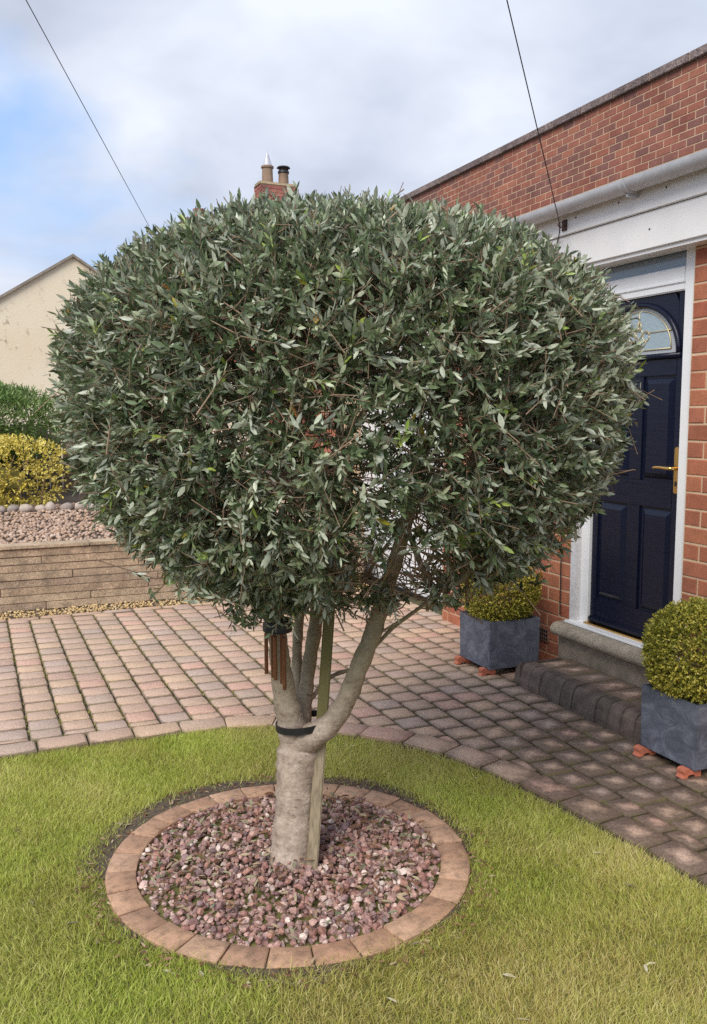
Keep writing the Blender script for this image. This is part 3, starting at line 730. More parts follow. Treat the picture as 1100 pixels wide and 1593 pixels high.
# ================================================================== foliage helpers
LV = [(0, 0, 0), (-0.13, 0.34, 0.03), (0, 0.34, 0), (0.13, 0.34, 0.03), (-0.105, 0.70, 0.02), (0, 0.70, -0.012), (0.105, 0.70, 0.02), (0, 1, -0.05)]
LF = [(0, 2, 1), (0, 3, 2), (1, 2, 5, 4), (2, 3, 6, 5), (4, 5, 7), (5, 6, 7)]
BV = [(0, 0, 0), (-0.26, 0.45, 0.06), (0, 0.5, -0.01), (0.26, 0.45, 0.06), (0, 1, 0)]
BF = [(0, 2, 1), (0, 3, 2), (1, 2, 4), (2, 3, 4)]
def unit(v): return v / (np.linalg.norm(v, axis=1)[:, None] + 1e-9)
def shrub_leaves(name, n, shape, size, mat, per=5, spread=0.8, lump=0.12, seed=1, tv=BV, tf=BF, upbias=0.3, var_fn=None):
    """leaf sprigs spread through the outer volume of a shape: shape(dirs)->(surface points, normals)"""
    d = unit(rng.normal(0, 1, (n, 3))); P, nr, c = shape(d)
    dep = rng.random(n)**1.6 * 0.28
    P = c + (P - c) * (1 - dep[:, None] + lump * fbm2(d[:, 0]*5 + d[:, 2]*3, d[:, 1]*5 - d[:, 2]*4, seed)[:, None])
    sd_ = unit(nr + rng.normal(0, 0.45, (n, 3)) + np.array([0, 0, upbias]))
    loc = np.repeat(P, per, 0) + np.repeat(sd_, per, 0) * (np.tile(np.arange(per) / per, n) * size * 1.6)[:, None]
    ld = unit(np.repeat(sd_, per, 0) + rng.normal(0, spread, (n*per, 3)))
    s_ = rng.uniform(0.7, 1.2, n*per) * size
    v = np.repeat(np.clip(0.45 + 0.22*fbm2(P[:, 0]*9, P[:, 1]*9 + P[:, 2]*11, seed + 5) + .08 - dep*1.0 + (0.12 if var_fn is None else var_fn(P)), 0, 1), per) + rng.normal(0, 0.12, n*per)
    return inst_mesh(name, tv, tf, frames(ld, rng.uniform(-1.2, 1.2, n*per)) * s_[:, None, None], loc, np.clip(v, 0, 0.999), mat)
def ball(c, a, b_, cz):
    c = np.array(c)
    def f(d):
        q = np.stack([d[:, 0]/a, d[:, 1]/b_, d[:, 2]/cz], 1); t = 1 / (np.abs(q)**2.3).sum(1)**(1/2.3)
        P = c + d * t[:, None]; return P, unit((P - c) / np.array([a*a, b_*b_, cz*cz])), c
    return f
def boxy(c, a, b_, cz, p=5):
    c = np.array(c)
    def f(d):
        q = np.stack([d[:, 0]/a, d[:, 1]/b_, d[:, 2]/cz], 1); t = 1 / (np.abs(q)**p).sum(1)**(1/p)
        P = c + d * t[:, None]; g_ = np.sign(q) * np.abs(q*t[:, None])**(p-1) / np.array([a, b_, cz]); return P, unit(g_), c
    return f

link('moss', inst_mesh('moss', BV, BF, frames(MOSS[1]/np.linalg.norm(MOSS[1], axis=1)[:, None]) * rng.uniform(.008, .019, len(MOSS[0]))[:, None, None], MOSS[0], rng.random(len(MOSS[0])), M['moss']), paving, kind='stuff')
# golden hedge, green shrub, fence
gh = empty('golden_hedge', (-0.5, 9.75, 0.66), label='bright yellow variegated hedge behind the cobbles', cat='hedge')
link('foliage', shrub_leaves('foliage', 15000, boxy((-0.55, 9.85, 1.02), 1.42, 0.42, 0.35), 0.036, M['gold'], 6, 0.8, 0.07, 3), gh)
hs = MB()
for k in range(16):
    bx_ = -1.6 + k*0.15; hs.tube([(bx_, 9.85, 0.62), (bx_ + rb.uniform(-.06, .06), 9.85 + rb.uniform(-.1, .1), 0.9), (bx_ + rb.uniform(-.15, .15), 9.85 + rb.uniform(-.2, .2), 1.2)], [.012, .009, .004], 5)
hs.obj('stem', M['stem'], gh)
MB().add(*[[(v[0]*2.2 - 0.55, v[1]*0.3 + 9.92, v[2]*0.40 + 0.93) for v in pebble_tpl(5, 1.0, 24)[0]], pebble_tpl(5, 1.0, 24)[1]]).obj('inner_foliage', plain('hedge_inner', (0.16, 0.14, 0.03), 0.9, var=0.4), gh)
gsb = empty('green_shrub', (0.0, 11.0, 0.7), label='feathery green shrub rising behind the yellow hedge', cat='shrub')
FV = [(0, 0, 0), (-0.10, 0.4, 0.02), (0.10, 0.4, 0.02), (0, 1, -0.08)]; FF = [(0, 2, 1), (1, 2, 3)]
link('foliage', shrub_leaves('foliage', 14000, ball((-0.25, 11.0, 1.50), 1.40, 0.7, 0.38), 0.07, M['green'], 6, 0.5, 0.16, 8, FV, FF, 0.5), gsb)
st = MB()
for k in range(14):
    a_ = rb.uniform(-1.1, 1.1); st.tube(catmull([(-0.25 + a_*0.35, 11.0, 0.66), (-0.25 + a_*0.6, 11 + rb.uniform(-.2, .2), 1.1), (-0.25 + a_, 11 + rb.uniform(-.4, .4), 1.5)], 3), interp([.022, .016, .006], 7), 5)
st.obj('stem', M['stem'], gsb)
fe = empty('wooden_fence', (0, 11.95, 0.7), label='weathered vertical board fence behind the green shrub', cat='fence')
for k in range(34):
    x0 = -3.4 + k*0.155; MB().box(x0, x0 + .14, 11.94, 11.96, 0.66, 1.50 + rb.uniform(-.01, .01)).obj('slat', M['fence'], fe)
MB().box(-3.4, 1.87, 11.965, 12.01, 1.3, 1.38).obj('rail', M['fence'], fe); MB().box(-3.4, 1.87, 11.965, 12.01, 0.85, 0.93).obj('rail', M['fence'], fe)

# ================================================================== CREAM GABLE HOUSE
ch = empty('cream_house', (2.18, 23, 0.7), label='cream rendered gable end with peeling paint beyond the hedge', cat='house')
GX, GZ, SL, HW = 2.18, 4.93, 0.64, 4.2
ez = GZ - SL*HW
MB().prism_y([(GX-HW, 0.6), (GX+HW, 0.6), (GX+HW, ez), (GX, GZ), (GX-HW, ez)], 20.0, 30.0).obj('wall', M['cream'], ch)
for s_ in (-1, 1):
    MB().prism_y([(GX, GZ + .02), (GX, GZ + .07), (GX + s_*(HW+.3), ez - SL*.3 + .07), (GX + s_*(HW+.3), ez - SL*.3 + .02)][::s_], 20.03, 30.2).obj('roof', M['rooftile'], ch)
    MB().prism_y([(GX, GZ + .0), (GX, GZ + .06), (GX + s_*(HW+.3), ez - SL*.3 + .06), (GX + s_*(HW+.3), ez - SL*.3)][::s_], 19.93, 20.03).obj('verge', M['verge'], ch)
# house with the chimney
nh = empty('chimney_house', (8, 24, 0.7), label='house behind the tree showing only a brick chimney stack', cat='house')
hx0, hx1, hy0, hy1 = 5.1, 12.5, 20.2, 27.5; hz, hr = 4.2, 6.35
MB().box(hx0, hx1, hy0, hy1, 0.6, hz).obj('wall', plain('old_brick_wall', lin((160, 96, 74)), 0.9, var=0.2, scale=5), nh)
ym = 20.55 + 0.0
MB().prism_x([(hy0 - .2, hz - .1), (hy0 + 1.6, hr), (hy1 - 1.6, hr), (hy1 + .2, hz - .1)], hx0 - .1, hx1 + .1).obj('roof', M['rooftile'], nh)
stk = MB().box(6.50, 7.36, 20.45, 21.0, 4.4, 6.98).obj('chimney_stack', M['mortar'], nh)
bwm = pieces('chimney_brick', [lin(c) for c in [(168, 104, 94), (156, 98, 90), (140, 98, 92), (176, 112, 100)]], blotch=0.25, blotch_scale=4)
for r_ in range(7):
    z0 = 6.36 + r_*0.085; xo = 6.50 + (0.0 if r_ % 2 else -0.11)
    while xo < 7.36:
        a_, b_ = max(xo + .008, 6.508), min(xo + .212, 7.352)
        if b_ - a_ > 0.03: MB().box(a_, b_, 20.435, 20.5, z0 + .008, z0 + .077).obj('brick', bwm, stk)
        xo += .22
    for q in range(3): MB().box(6.485, 6.55, 20.45 + q*.18, 20.60 + q*.18, z0 + .008, z0 + .077).obj('brick', bwm, stk)
MB().prism_x([(20.42, 6.96), (20.55, 7.06), (20.9, 7.06), (21.03, 6.96)], 6.48, 7.38).obj('flaunching', pieces('lichen_mortar', [lin((150, 134, 112)), lin((150, 134, 112))], dirt=lin((176, 152, 84)), dirt_amt=0.6, blotch_scale=6), stk, bevel=0.02)
MB().lathe([(.135, 0), (.125, .30), (.125, .36), (.15, .37), (.15, .41), (.12, .42)], (6.74, 20.72, 7.03), 18).obj('chimney_pot', M['pot'], nh, smooth=True)
MB().lathe([(.125, 0), (.11, .02), (.014, .31), (.006, .36)], (6.74, 20.72, 7.45), 18).obj('cone_cap', M['zinc'], nh, smooth=True)
MB().lathe([(.125, 0), (.115, .27), (.12, .28), (.12, .29)], (7.14, 20.72, 7.02), 18).obj('chimney_pot', M['pot'], nh, smooth=True)
cw = MB().lathe([(.115, 0), (.135, .02), (.135, .06), (.11, .09)], (7.14, 20.72, 7.30), 18)
for a_ in (0, 2.1, 4.2): cw.box(7.14 + .11*math.cos(a_) - .01, 7.14 + .11*math.cos(a_) + .01, 20.72 + .11*math.sin(a_) - .01, 20.72 + .11*math.sin(a_) + .01, 7.34, 7.45)
cw.lathe([(.165, 0), (.14, .03), (.05, .055)], (7.14, 20.72, 7.44), 18).obj('rain_cowl', M['black'], nh, smooth=True)
sm = MB().box(4.95, 5.45, 20.6, 21.0, 4.4, 5.98).obj('chimney_stack', M['brick_up'], nh)
MB().lathe([(.13, 0), (.12, .3), (.14, .31), (.14, .36)], (4.98 + .12, 20.8, 5.97), 16).obj('chimney_pot', plain('terracotta_pot', lin((150, 96, 78)), .85, var=.2), nh, smooth=True)

# ================================================================== THE HOUSE (flat-roofed front)
WX = 3.40
hs_ = empty('brick_house', (3.6, 4.0, 0), label='red brick house front with navy door, white fascia and grey gutter', cat='house')
DY0, DY1 = 3.535, 4.46             # door opening
CO, BL = 0.0880, 0.238             # brick course and length with joint
ZT = 2.78
wallR = MB().box(WX + .008, WX + .30, 0.5, DY0, -0.1, ZT).obj('wall', M['mortar'], hs_)
wallL = MB().box(WX + .008, WX + .30, DY1, 6.10, -0.1, ZT).obj('wall', M['mortar'], hs_)
wallP = MB().box(WX + .008, WX + .30, 8.23, 8.75, -0.1, ZT).obj('wall', M['mortar'], hs_)
wallB = MB().box(WX + .45, 7.3, 0.5, 8.75, -0.1, 2.7).obj('wall', M['mortar'], hs_)
wallT = MB().box(WX + .02, WX + .42, DY0, DY1, 2.53, ZT).obj('wall', M['mortar'], hs_)
MB().box(WX + .02, WX + .42, 6.10, 8.23, 2.15, ZT).obj('lintel', M['fascia'], hs_)
def brick_mesh(L, H, D, r, j=0.0012, ch=0.004):
    vs, fs = [], []
    o = [(-L/2, -H/2), (L/2, -H/2), (L/2, H/2), (-L/2, H/2)]
    o = [(y + r.uniform(-j, j), z + r.uniform(-j, j)) for y, z in o]
    i_ = [(y*(1 - 2*ch/L), z*(1 - 2*ch/H)) for y, z in o]
    vs = [(D, y, z) for y, z in o] + [(ch*0.8, y, z) for y, z in o] + [(r.uniform(-.0015, .001), y, z) for y, z in i_]
    for a in range(4):
        b = (a+1) % 4; fs += [(a, b, b+4, a+4)[::-1], (a+4, b+4, b+8, a+8)[::-1]]
    fs.append((8, 9, 10, 11)[::-1])
    return MB().add(vs, fs)
rbk = random.Random(5)
def brick_field(parent, X, y0, y1, z0, z1, CO, BL, mat, depth, limit, sort_key, joint_=0.0095, phase=0.0, skip=None):
    full = [brick_mesh(BL - joint_, CO - joint_, depth, rbk).mesh('brick', mat) for _ in range(8)]
    cells = []; nC = int(round((z1 - z0) / CO))
    for c in range(nC):
        y = y0 - BL * (0.5 if c % 2 else 0.0) - phase
        while y < y1 - 0.02:
            a, b = max(y, y0), min(y + BL, y1)
            if b - a > 0.035 and not (skip and skip(a, b, z0 + c*CO)): cells.append((a, b, z0 + (c + .5)*CO))
            y += BL
    cells.sort(key=sort_key); rest = MB()
    for k, (a, b, z) in enumerate(cells):
        isfull = abs(b - a - BL) < 1e-4
        if k < limit:
            if isfull: me = rbk.choice(full)
            else: me = brick_mesh(b - a - joint_, CO - joint_, depth, rbk).mesh('brick', mat)
            o = bpy.data.objects.new('brick', me); COL.objects.link(o); o.parent = parent
            place(o, (X + .0045 + rbk.uniform(-.001, .001), (a+b)/2, z))
        else:
            m_ = brick_mesh(b - a - joint_, CO - joint_, depth, rbk); rest.add([(X + .0045 + v[0], v[1] + (a+b)/2, v[2] + z) for v in m_.v], m_.f)
    if rest.v: rest.obj('brick', mat, parent, kind='stuff')
NCZ = 31
VENT = lambda a, b, z: (b > 4.672 and a < 4.79 and 0.12 < z + .044 < 0.24)
brick_field(wallR, WX, 1.4, DY0, -0.1, -0.1 + CO*NCZ, CO, BL, M['brick'], 0.03, 118, lambda c: -c[0])
brick_field(wallL, WX, DY1, 6.10, -0.1, -0.1 + CO*NCZ, CO, BL, M['brick'], 0.03, 180, lambda c: c[0] + (0 if c[2] < 1.3 else 1.0), skip=None)
brick_field(wallP, WX, 8.23, 8.75, -0.1, -0.1 + CO*NCZ, CO, BL, M['brick'], 0.03, 0, lambda c: c[0])
# door frame
fr = MB()
FX0, FX1 = WX + .030, WX + .10
fr.box(FX0, FX1, DY0 - .03, 3.622, 0.335, 2.527)
fr.box(FX0, FX1, 4.335, DY1 - .002, 0.335, 2.527)
frm = fr.obj('door_frame', M['white'], hs_, bevel=0.006)
MB().box(FX0 + .002, FX1, 3.622, 4.335, 2.262, 2.385).obj('transom_bar', M['white'], frm, bevel=0.006)
MB().box(FX0 - .006, FX0 + .05, 3.622, 4.335, 2.300, 2.318).obj('drip_bar', M['white'], frm, bevel=0.004)
MB().box(FX0 + .001, FX1, 3.622, 4.335, 2.472, 2.527).obj('head', plain('frame_head_grey', (0.42, 0.40, 0.38), .5), frm, bevel=0.004)
MB().box(FX0 + .02, FX0 + .03, 3.622, 4.335, 2.385, 2.472).obj('transom_pane', M['glass'], frm)
MB().box(WX - .004, FX0 + .01, 4.40, DY1 + .004, 0.335, 2.49).obj('painted_reveal', plain('old_white_paint', (0.62, 0.60, 0.60), 0.7, var=0.15, scale=40, bstr=0.4), frm, bevel=0.004)
MB().box(WX - .05, FX1, 3.55, 4.452, 0.336, 0.352).obj('white_threshold', M['white'], frm, bevel=0.004)
MB().box(WX + .004, FX1, 3.622, 4.335, 0.352, 0.362).obj('brass_threshold', M['brass'], frm, bevel=0.003)
# door leaf
DX = WX + .052
door = MB().box(DX + .012, DX + .05, 3.625, 4.332, 0.366, 2.262).obj('door', M['navy'], hs_)
PAN = [(3.690, 3.915, 1.268, 1.818), (4.035, 4.262, 1.268, 1.818), (3.680, 3.905, 0.53, 1.10), (4.040, 4.268, 0.53, 1.10)]
def rail(y0, y1, z0, z1): MB().box(DX, DX + .014, y0, y1, z0, z1).obj('rail', M['navy'], door, bevel=0.002)
YL, YR = 3.627, 4.330
rail(YL, 3.690 - .012, 0.368, 2.258); rail(4.268 + .012, YR, 0.368, 2.258)         # stiles
rail(3.679, 4.279, 0.368, 0.518); rail(3.679, 4.279, 1.112, 1.256); rail(3.679, 4.279, 1.83, 1.915)
rail(3.925, 4.028, 0.519, 1.111); rail(3.927, 4.023, 1.257, 1.829)
for y0, y1, z0, z1 in PAN:
    m_ = MB(); i_ = 0.032
    m_.add([(DX + .013, y0, z0), (DX + .013, y1, z0), (DX + .013, y1, z1), (DX + .013, y0, z1), (DX - .006, y0+i_, z0+i_), (DX - .006, y1-i_, z0+i_), (DX - .006, y1-i_, z1-i_), (DX - .006, y0+i_, z1-i_)],
           [(4, 7, 6, 5), (0, 4, 5, 1), (1, 5, 6, 2), (2, 6, 7, 3), (3, 7, 4, 0)]); m_.obj('panel', M['navy'], door)
# arched light
AC, AZ, AR, AH = 3.978, 1.945, 0.285, 0.245
def arc(r, h, n=24, z=AZ): return [(AC + r*math.cos(math.pi*i/n), z + h*math.sin(math.pi*i/n)) for i in range(n+1)]
surr = MB()     # door face around the arch
outer = [(4.279, 1.916), (4.279, 2.258), (3.679, 2.258), (3.679, 1.916)]
A_ = arc(AR + .045, AH + .045); vs_ = []; fs_ = []
def ray_box(y, z):
    dy, dz = y - AC, z - AZ; ty = (0.300 / abs(dy)) if abs(dy) > 1e-6 else 1e9; tz = ((2.258 - AZ) / dz) if dz > 1e-6 else 1e9
    t_ = min(ty, tz); return (AC + dy*t_, AZ + dz*t_)
for y, z in A_:
    q = ray_box(y, z) if z > AZ + 1e-4 else (AC + math.copysign(.300, y - AC), AZ)
    vs_ += [(DX, y, z), (DX, q[0], q[1])]
for i in range(len(A_) - 1): fs_.append((2*i, 2*i+1, 2*i+3, 2*i+2)[::-1])
surr.add(vs_, fs_); so = surr.obj('arch_surround', M['navy'], door)
mo = MB(); mo.tube([(DX - .004, y, z) for y, z in arc(AR + .03, AH + .03)], .016, 8); mo.tube([(DX - .004, AC + AR + .045, AZ - .012), (DX - .004, AC - AR - .045, AZ - .012)], .016, 8)
mo.obj('arch_moulding', M['navy'], door, smooth='all')
gl = MB(); a_ = arc(AR + .02, AH + .02); gl.add([(DX + .006, y, z) for y, z in a_], [tuple(range(len(a_)))]); go_ = gl.obj('arched_pane', M['pattborder'], door)
gl = MB(); a_ = arc(AR - .035, AH - .03, z=AZ + .028); gl.add([(DX + .003, y, z) for y, z in a_], [tuple(range(len(a_)))]); gl.obj('inner_pane', M['patt'], go_)
for o_ in (go_,):
    pass
le = MB(); X_ = DX + .001; t_ = .0032
le.tube([(X_, y, z) for y, z in arc(AR - .035, AH - .03, z=AZ + .028)], t_, 5); le.tube([(X_, AC + AR - .035, AZ + .028), (X_, AC - AR + .035, AZ + .028)], t_, 5)
def line(*p): le.tube([(X_, AC + y, AZ + z) for y, z in p], t_, 5)
line((0, .028), (0, .085)); line((0, .155), (0, .243)); line((-.05, .12), (-.25, .125)); line((.05, .12), (.25, .125))
line((0, .155), (.03, .125), (0, .085), (-.03, .125), (0, .155)); line((0, .19), (.02, .155), (.0, .13)); line((0, .19), (-.02, .155), (0, .13))
for s_ in (-1, 1):
    line(*[(s_*(.055 + .028*math.cos(q*math.pi/6)), .105 + .028*math.sin(q*math.pi/6)) for q in range(13)])
    line((0, .04), (s_*.03, .075), (s_*.075, .085)); line((0, .03), (s_*.045, .055), (s_*.06, .08))
le.obj('came', M['lead'], go_, smooth='all')
hd = MB().add(*[[(DX - .010 + .010*(k >= 12), 3.643 + .017*math.cos(a) , 1.2 + .017 + (0.216 if math.sin(a) > 0 else 0) + .017*math.sin(a)) for k in range(24) for a in [2*math.pi*((k % 12) + .5)/12]],
               [tuple(range(12)), tuple(range(23, 11, -1))] + [(i, i+12, (i+1) % 12 + 12, (i+1) % 12) for i in range(12)]]).obj('handle_plate', M['brass'], door)
MB().tube(catmull([(DX - .01, 3.643, 1.335), (DX - .045, 3.645, 1.335), (DX - .052, 3.67, 1.336), (DX - .05, 3.73, 1.338), (DX - .048, 3.775, 1.334)], 4), interp([.010, .010, .011, .009, .008], 17), 8).obj('lever', M['brass'], hd, smooth='all')
MB().box(DX - .013, DX - .009, 3.637, 3.649, 1.24, 1.265).obj('keyhole', M['black'], hd)
MB().box(DX - .022, DX + .012, 3.63, 4.328, 0.367, 0.40).obj('weather_bar', M['navy'], door, bevel=0.008)
# sill and plinth
prof = [(WX + .06, .250), (WX - .085, .250), (WX - .108, .262), (WX - .118, .285), (WX - .112, .310), (WX - .095, .328), (WX - .06, .335), (WX + .06, .335)]
MB().prism_y(prof, 3.40, 4.50).obj('sill', M['stone'], hs_, smooth=True)
MB().box(WX - .075, WX + .02, 3.42, 4.47, 0.0, 0.249).obj('plinth', pieces('plinth_render', [lin((130, 118, 104))], speck=.3, blotch=.3, blotch_scale=8), hs_, bevel=.004)
# fascia, gutter, roof
MB().box(WX - .10, WX + .02, 0.4, 8.9, 2.482, 2.672).obj('fascia_board', M['fascia'], hs_, bevel=.003)
MB().box(WX - .116, WX + .02, 0.4, 8.9, 2.675, 2.835).obj('fascia_board', M['fascia'], hs_, bevel=.003)
MB().box(WX - .085, WX + .03, 0.4, 8.9, 2.462, 2.4815).obj('soffit_bead', M['fascia'], hs_)
MB().box(WX - .07, 7.38, 0.4, 8.9, 2.845, 2.875).obj('roof', M['felt'], hs_)
MB().box(WX - .135, WX - .03, 0.4, 8.9, 2.838, 2.866).obj('roof_edge', M['felt'], hs_)
def gut(r, y0, y1, mat, name, par, th=.004):
    cx_, cz_ = WX - .178, 2.832; n_ = 12; pr = [(cx_ + r*math.cos(math.pi + math.pi*i/n_), cz_ + r*1.0*math.sin(math.pi + math.pi*i/n_)) for i in range(n_+1)]
    pr += [(cx_ + (r-th)*math.cos(-math.pi*i/n_), cz_ + (r-th)*math.sin(-math.pi*i/n_)) for i in range(n_+1)]
    return MB().prism_y(pr, y0, y1).obj(name, mat, par, smooth=True)
gu = gut(.060, 0.4, 8.9, M['gutter'], 'gutter', hs_)
for yj in (3.80, 6.6):
    for d_ in (0, .034): gut(.065, yj + d_, yj + d_ + .018, M['gutter'], 'joint_clip', gu, .004)
    gut(.0625, yj + .018, yj + .034, M['gutter'], 'joint_seal', gu, .003)
    MB().box(WX - .19, WX - .114, yj + .02, yj + .035, 2.752, 2.768).obj('bracket', M['gutter'], gu)
for yy, zz in ((3.62, 2.76), (3.98, 2.76), (4.35, 2.755), (3.75, 2.58), (5.1, 2.76), (4.5, 2.58), (5.0, 2.58)):
    xx = WX - .118 if zz > 2.67 else WX - .102
    MB().tube([(xx + .004, yy, zz), (xx - .001, yy, zz)], .005, 8).obj('screw', M['black'], hs_)
# garage door in its recess
gd = MB().box(WX + .24, WX + .28, 6.10, 8.23, 0.02, 2.15).obj('garage_door', M['white'], hs_)
for k in range(9): MB().box(WX + .226, WX + .2399, 6.13, 8.20, 0.05 + k*.233, 0.05 + k*.233 + .222).obj('panel', M['white'], gd, bevel=.006)
MB().box(WX + .22, WX + .29, 6.10, 8.23, -0.02, 0.019).obj('rubber_seal', M['black'], gd)
# vent and cable on the wall
av = MB().box(WX - .006, WX + .01, 4.672, 4.790, 0.150, 0.232).obj('air_brick', pieces('air_brick', [lin((140, 110, 96))]), hs_)
for i_ in range(5):
    for j_ in range(3): MB().box(WX - .0075, WX - .0055, 4.680 + i_*.022, 4.694 + i_*.022, 0.158 + j_*.025, 0.174 + j_*.025).obj('hole', M['black'], av)
MB().tube([(WX - .012, 4.545, 0.36), (WX - .012, 4.547, 0.8), (WX - .012, 4.543, 1.3), (WX - .012, 4.55, 2.46)], .004, 6).obj('wall_cable', M['black'], hs_)
# ---- upper rear wall with parapet
UX = 7.40
uh = empty('parapet_wall', (7.6, 10, 0), label='tall rear brick wall with stone coping above the flat roof', cat='wall')
uw = MB().box(UX + .008, UX + .30, 3.5, 15.4, -0.1, 5.435).obj('wall', M['mortar'], uh)
MB().box(UX + .30, UX + 6, 3.5, 15.4, -0.1, 5.1).obj('rear_block', M['mortar'], uh)
brick_field(uw, UX, 5.5, 15.4, 5.435 - CO*12, 5.435, CO, BL, M['brick_up'], 0.03, 300, lambda c: abs(c[0] - 10.4))
y = 3.5; k = 0
while y < 15.4:
    L = 0.62; MB().box(UX - .045, UX + .34, y + .004, min(y + L, 15.45) - .004, 5.437, 5.535).obj('coping_stone', M['coping'], uh, bevel=.008)
    MB().box(UX - .035, UX + .33, y + L - .006, y + L + .006, 5.44, 5.531).obj('joint', M['mortar'], uh); y += L

# ================================================================== DOORSTEP
step = empty('doorstep', (3.2, 3.85, 0), label='low front step of charcoal kerb blocks topped with pavers below the door', cat='step')
kp = [(2.978, -0.02), (2.976, 0.03), (2.988, 0.095), (3.000, 0.121), (3.022, 0.134), (3.085, 0.137), (3.085, -0.02)]
y = 3.275; rk = random.Random(2)
while y < 4.30:
    L = 0.0995; j_ = rk.uniform(-.004, .004)
    MB().prism_y([(x_ + j_, z_ + (rk.uniform(-.003, .003) if z_ > .05 else 0)) for x_, z_ in kp], y + .0005, y + L - .0005).obj('kerb_block', M['kerb'], step, bevel=.003); y += L
YE = y
kpe = [(-(x_ - 3.0) + 4.415, z_) for x_, z_ in kp]
kq = [(4.443, -0.02), (4.447, .03), (4.432, .09), (4.41, .122), (4.38, .137), (YE, .137), (YE, -.02)]
x_ = 2.995
MB().prism_x(kq, 2.985, 3.085).obj('kerb_block', M['kerb'], step, bevel=.008)
for a_ in (3.087, 3.189): MB().prism_x(kq, a_, a_ + .099).obj('kerb_block', M['kerb'], step, bevel=.006)
MB().box(3.087, 3.335, 3.28, YE - .002, -.02, .118).obj('fill', M['joint'], step)
y = 3.28
for L in (.12, .16, .17, .16, .16, .17, .12):
    y1 = min(y + L, YE - .003)
    if y1 - y > .03:
        poly = [(3.089, y + .002), (3.322, y + .002), (3.322, y1 - .002), (3.089, y1 - .002)]
        link('paver', slab_mesh('paver', [slab(poly, .134, .10, .006, .001, r=rk)], M['paver']), step)
    y = y1

# ================================================================== PLANTERS
def planter(x0, y0, w_, d_, z0, z1, label, seed):
    e = empty('box_planter', (x0 + w_/2, y0 + d_/2, z0), label=label, cat='planter', group='slate planters beside the door')
    m_ = MB(); b_ = .012; t_ = .022; x1, y1 = x0 + w_, y0 + d_
    def ringv(i_, z): return [(x0+i_, y0+i_, z), (x1-i_, y0+i_, z), (x1-i_, y1-i_, z), (x0+i_, y1-i_, z)]
    vs_ = ringv(b_*.3, z0) + ringv(0, z1) + ringv(t_, z1) + ringv(t_, z1 - .05)
    fs_ = [(3, 2, 1, 0)]
    for l in range(3):
        for i in range(4): j = (i+1) % 4; fs_.append((l*4+i, l*4+j, l*4+4+j, l*4+4+i))
    m_.add(vs_, fs_).obj('box', M['slate'], e, bevel=.005)
    MB().box(x0+t_, x1-t_, y0+t_, y1-t_, z1 - .07, z1 - .02).obj('soil', M['soil'], e)
    return e
planter(2.902, 4.588, .372, .375, .040, .343, 'slate-grey square planter at the garage end of the doorstep', 1)
planter(2.902, 2.885, .372, .360, .036, .338, 'slate-grey square planter at the handle end of the doorstep', 2)
def foot(x, y, rz, zt, label, grp):
    e = empty('pot_foot', (x, y, 0), label=label, cat='pot foot', group=grp); e.rotation_euler = (0, 0, rz)
    pr = [(-.052, 0), (-.026, 0), (-.016, .014), (.014, .014), (.024, 0), (.055, 0), (.055, zt - .001), (-.008, zt - .001), (-.012, zt + .010), (-.036, zt + .010), (-.046, zt + .004), (-.047, zt*.8), (-.040, zt*.5), (-.050, zt*.2)]
    o = MB().prism_x([(a, b) for a, b in pr], -.024, .024).mesh('block', M['terracotta'], smooth=True, bevel=.003)
    ob = bpy.data.objects.new('block', o); COL.objects.link(ob); ob.parent = e; ob.rotation_euler = (0, 0, 0)
    m_ = MB().box(-.017, .017, .0, .03, zt*.30, zt*.31 + .001); 
for (fx, fy, rz) in ((2.905, 4.925, -1.57), (2.908, 4.632, -1.57), (3.22, 4.63, 1.57), (3.22, 4.93, 1.57)):
    foot(fx, fy, rz, .040, 'small terracotta pot foot under the planter at the garage end', 'pot feet under the far planter')
for (fx, fy, rz) in ((2.905, 3.212, -1.57), (2.908, 2.93, -1.57), (3.22, 2.93, 1.57), (3.22, 3.2, 1.57)):
    foot(fx, fy, rz, .036, 'small terracotta pot foot under the planter at the handle end', 'pot feet under the near planter')
def boxshrub(c, a, cz, label, seed, n):
    e = empty('box_shrub', (c[0], c[1], .30), label=label, cat='shrub', group='clipped shrubs in the planters')
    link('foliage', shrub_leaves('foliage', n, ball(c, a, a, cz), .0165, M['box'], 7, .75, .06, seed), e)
    m_ = MB(); rr = random.Random(seed)
    for k in range(22):
        d = Vector((rr.gauss(0, 1), rr.gauss(0, 1), abs(rr.gauss(0, 1)) + .3)).normalized()
        m_.tube([(c[0] + d.x*.02, c[1] + d.y*.02, .30), (c[0] + d.x*.09, c[1] + d.y*.09, c[2] - .04 + d.z*.03), (c[0] + d.x*a*.8, c[1] + d.y*a*.8, c[2] + d.z*cz*.75)], [.006, .004, .002], 5)
    m_.obj('stem', M['stem'], e)
boxshrub((3.085, 4.775, .50), .225, .205, 'clipped yellow-green ball shrub in the planter at the garage end', 31, 4200)
boxshrub((3.08, 3.062, .515), .228, .225, 'clipped yellow-green ball shrub in the planter at the handle end', 32, 5200)

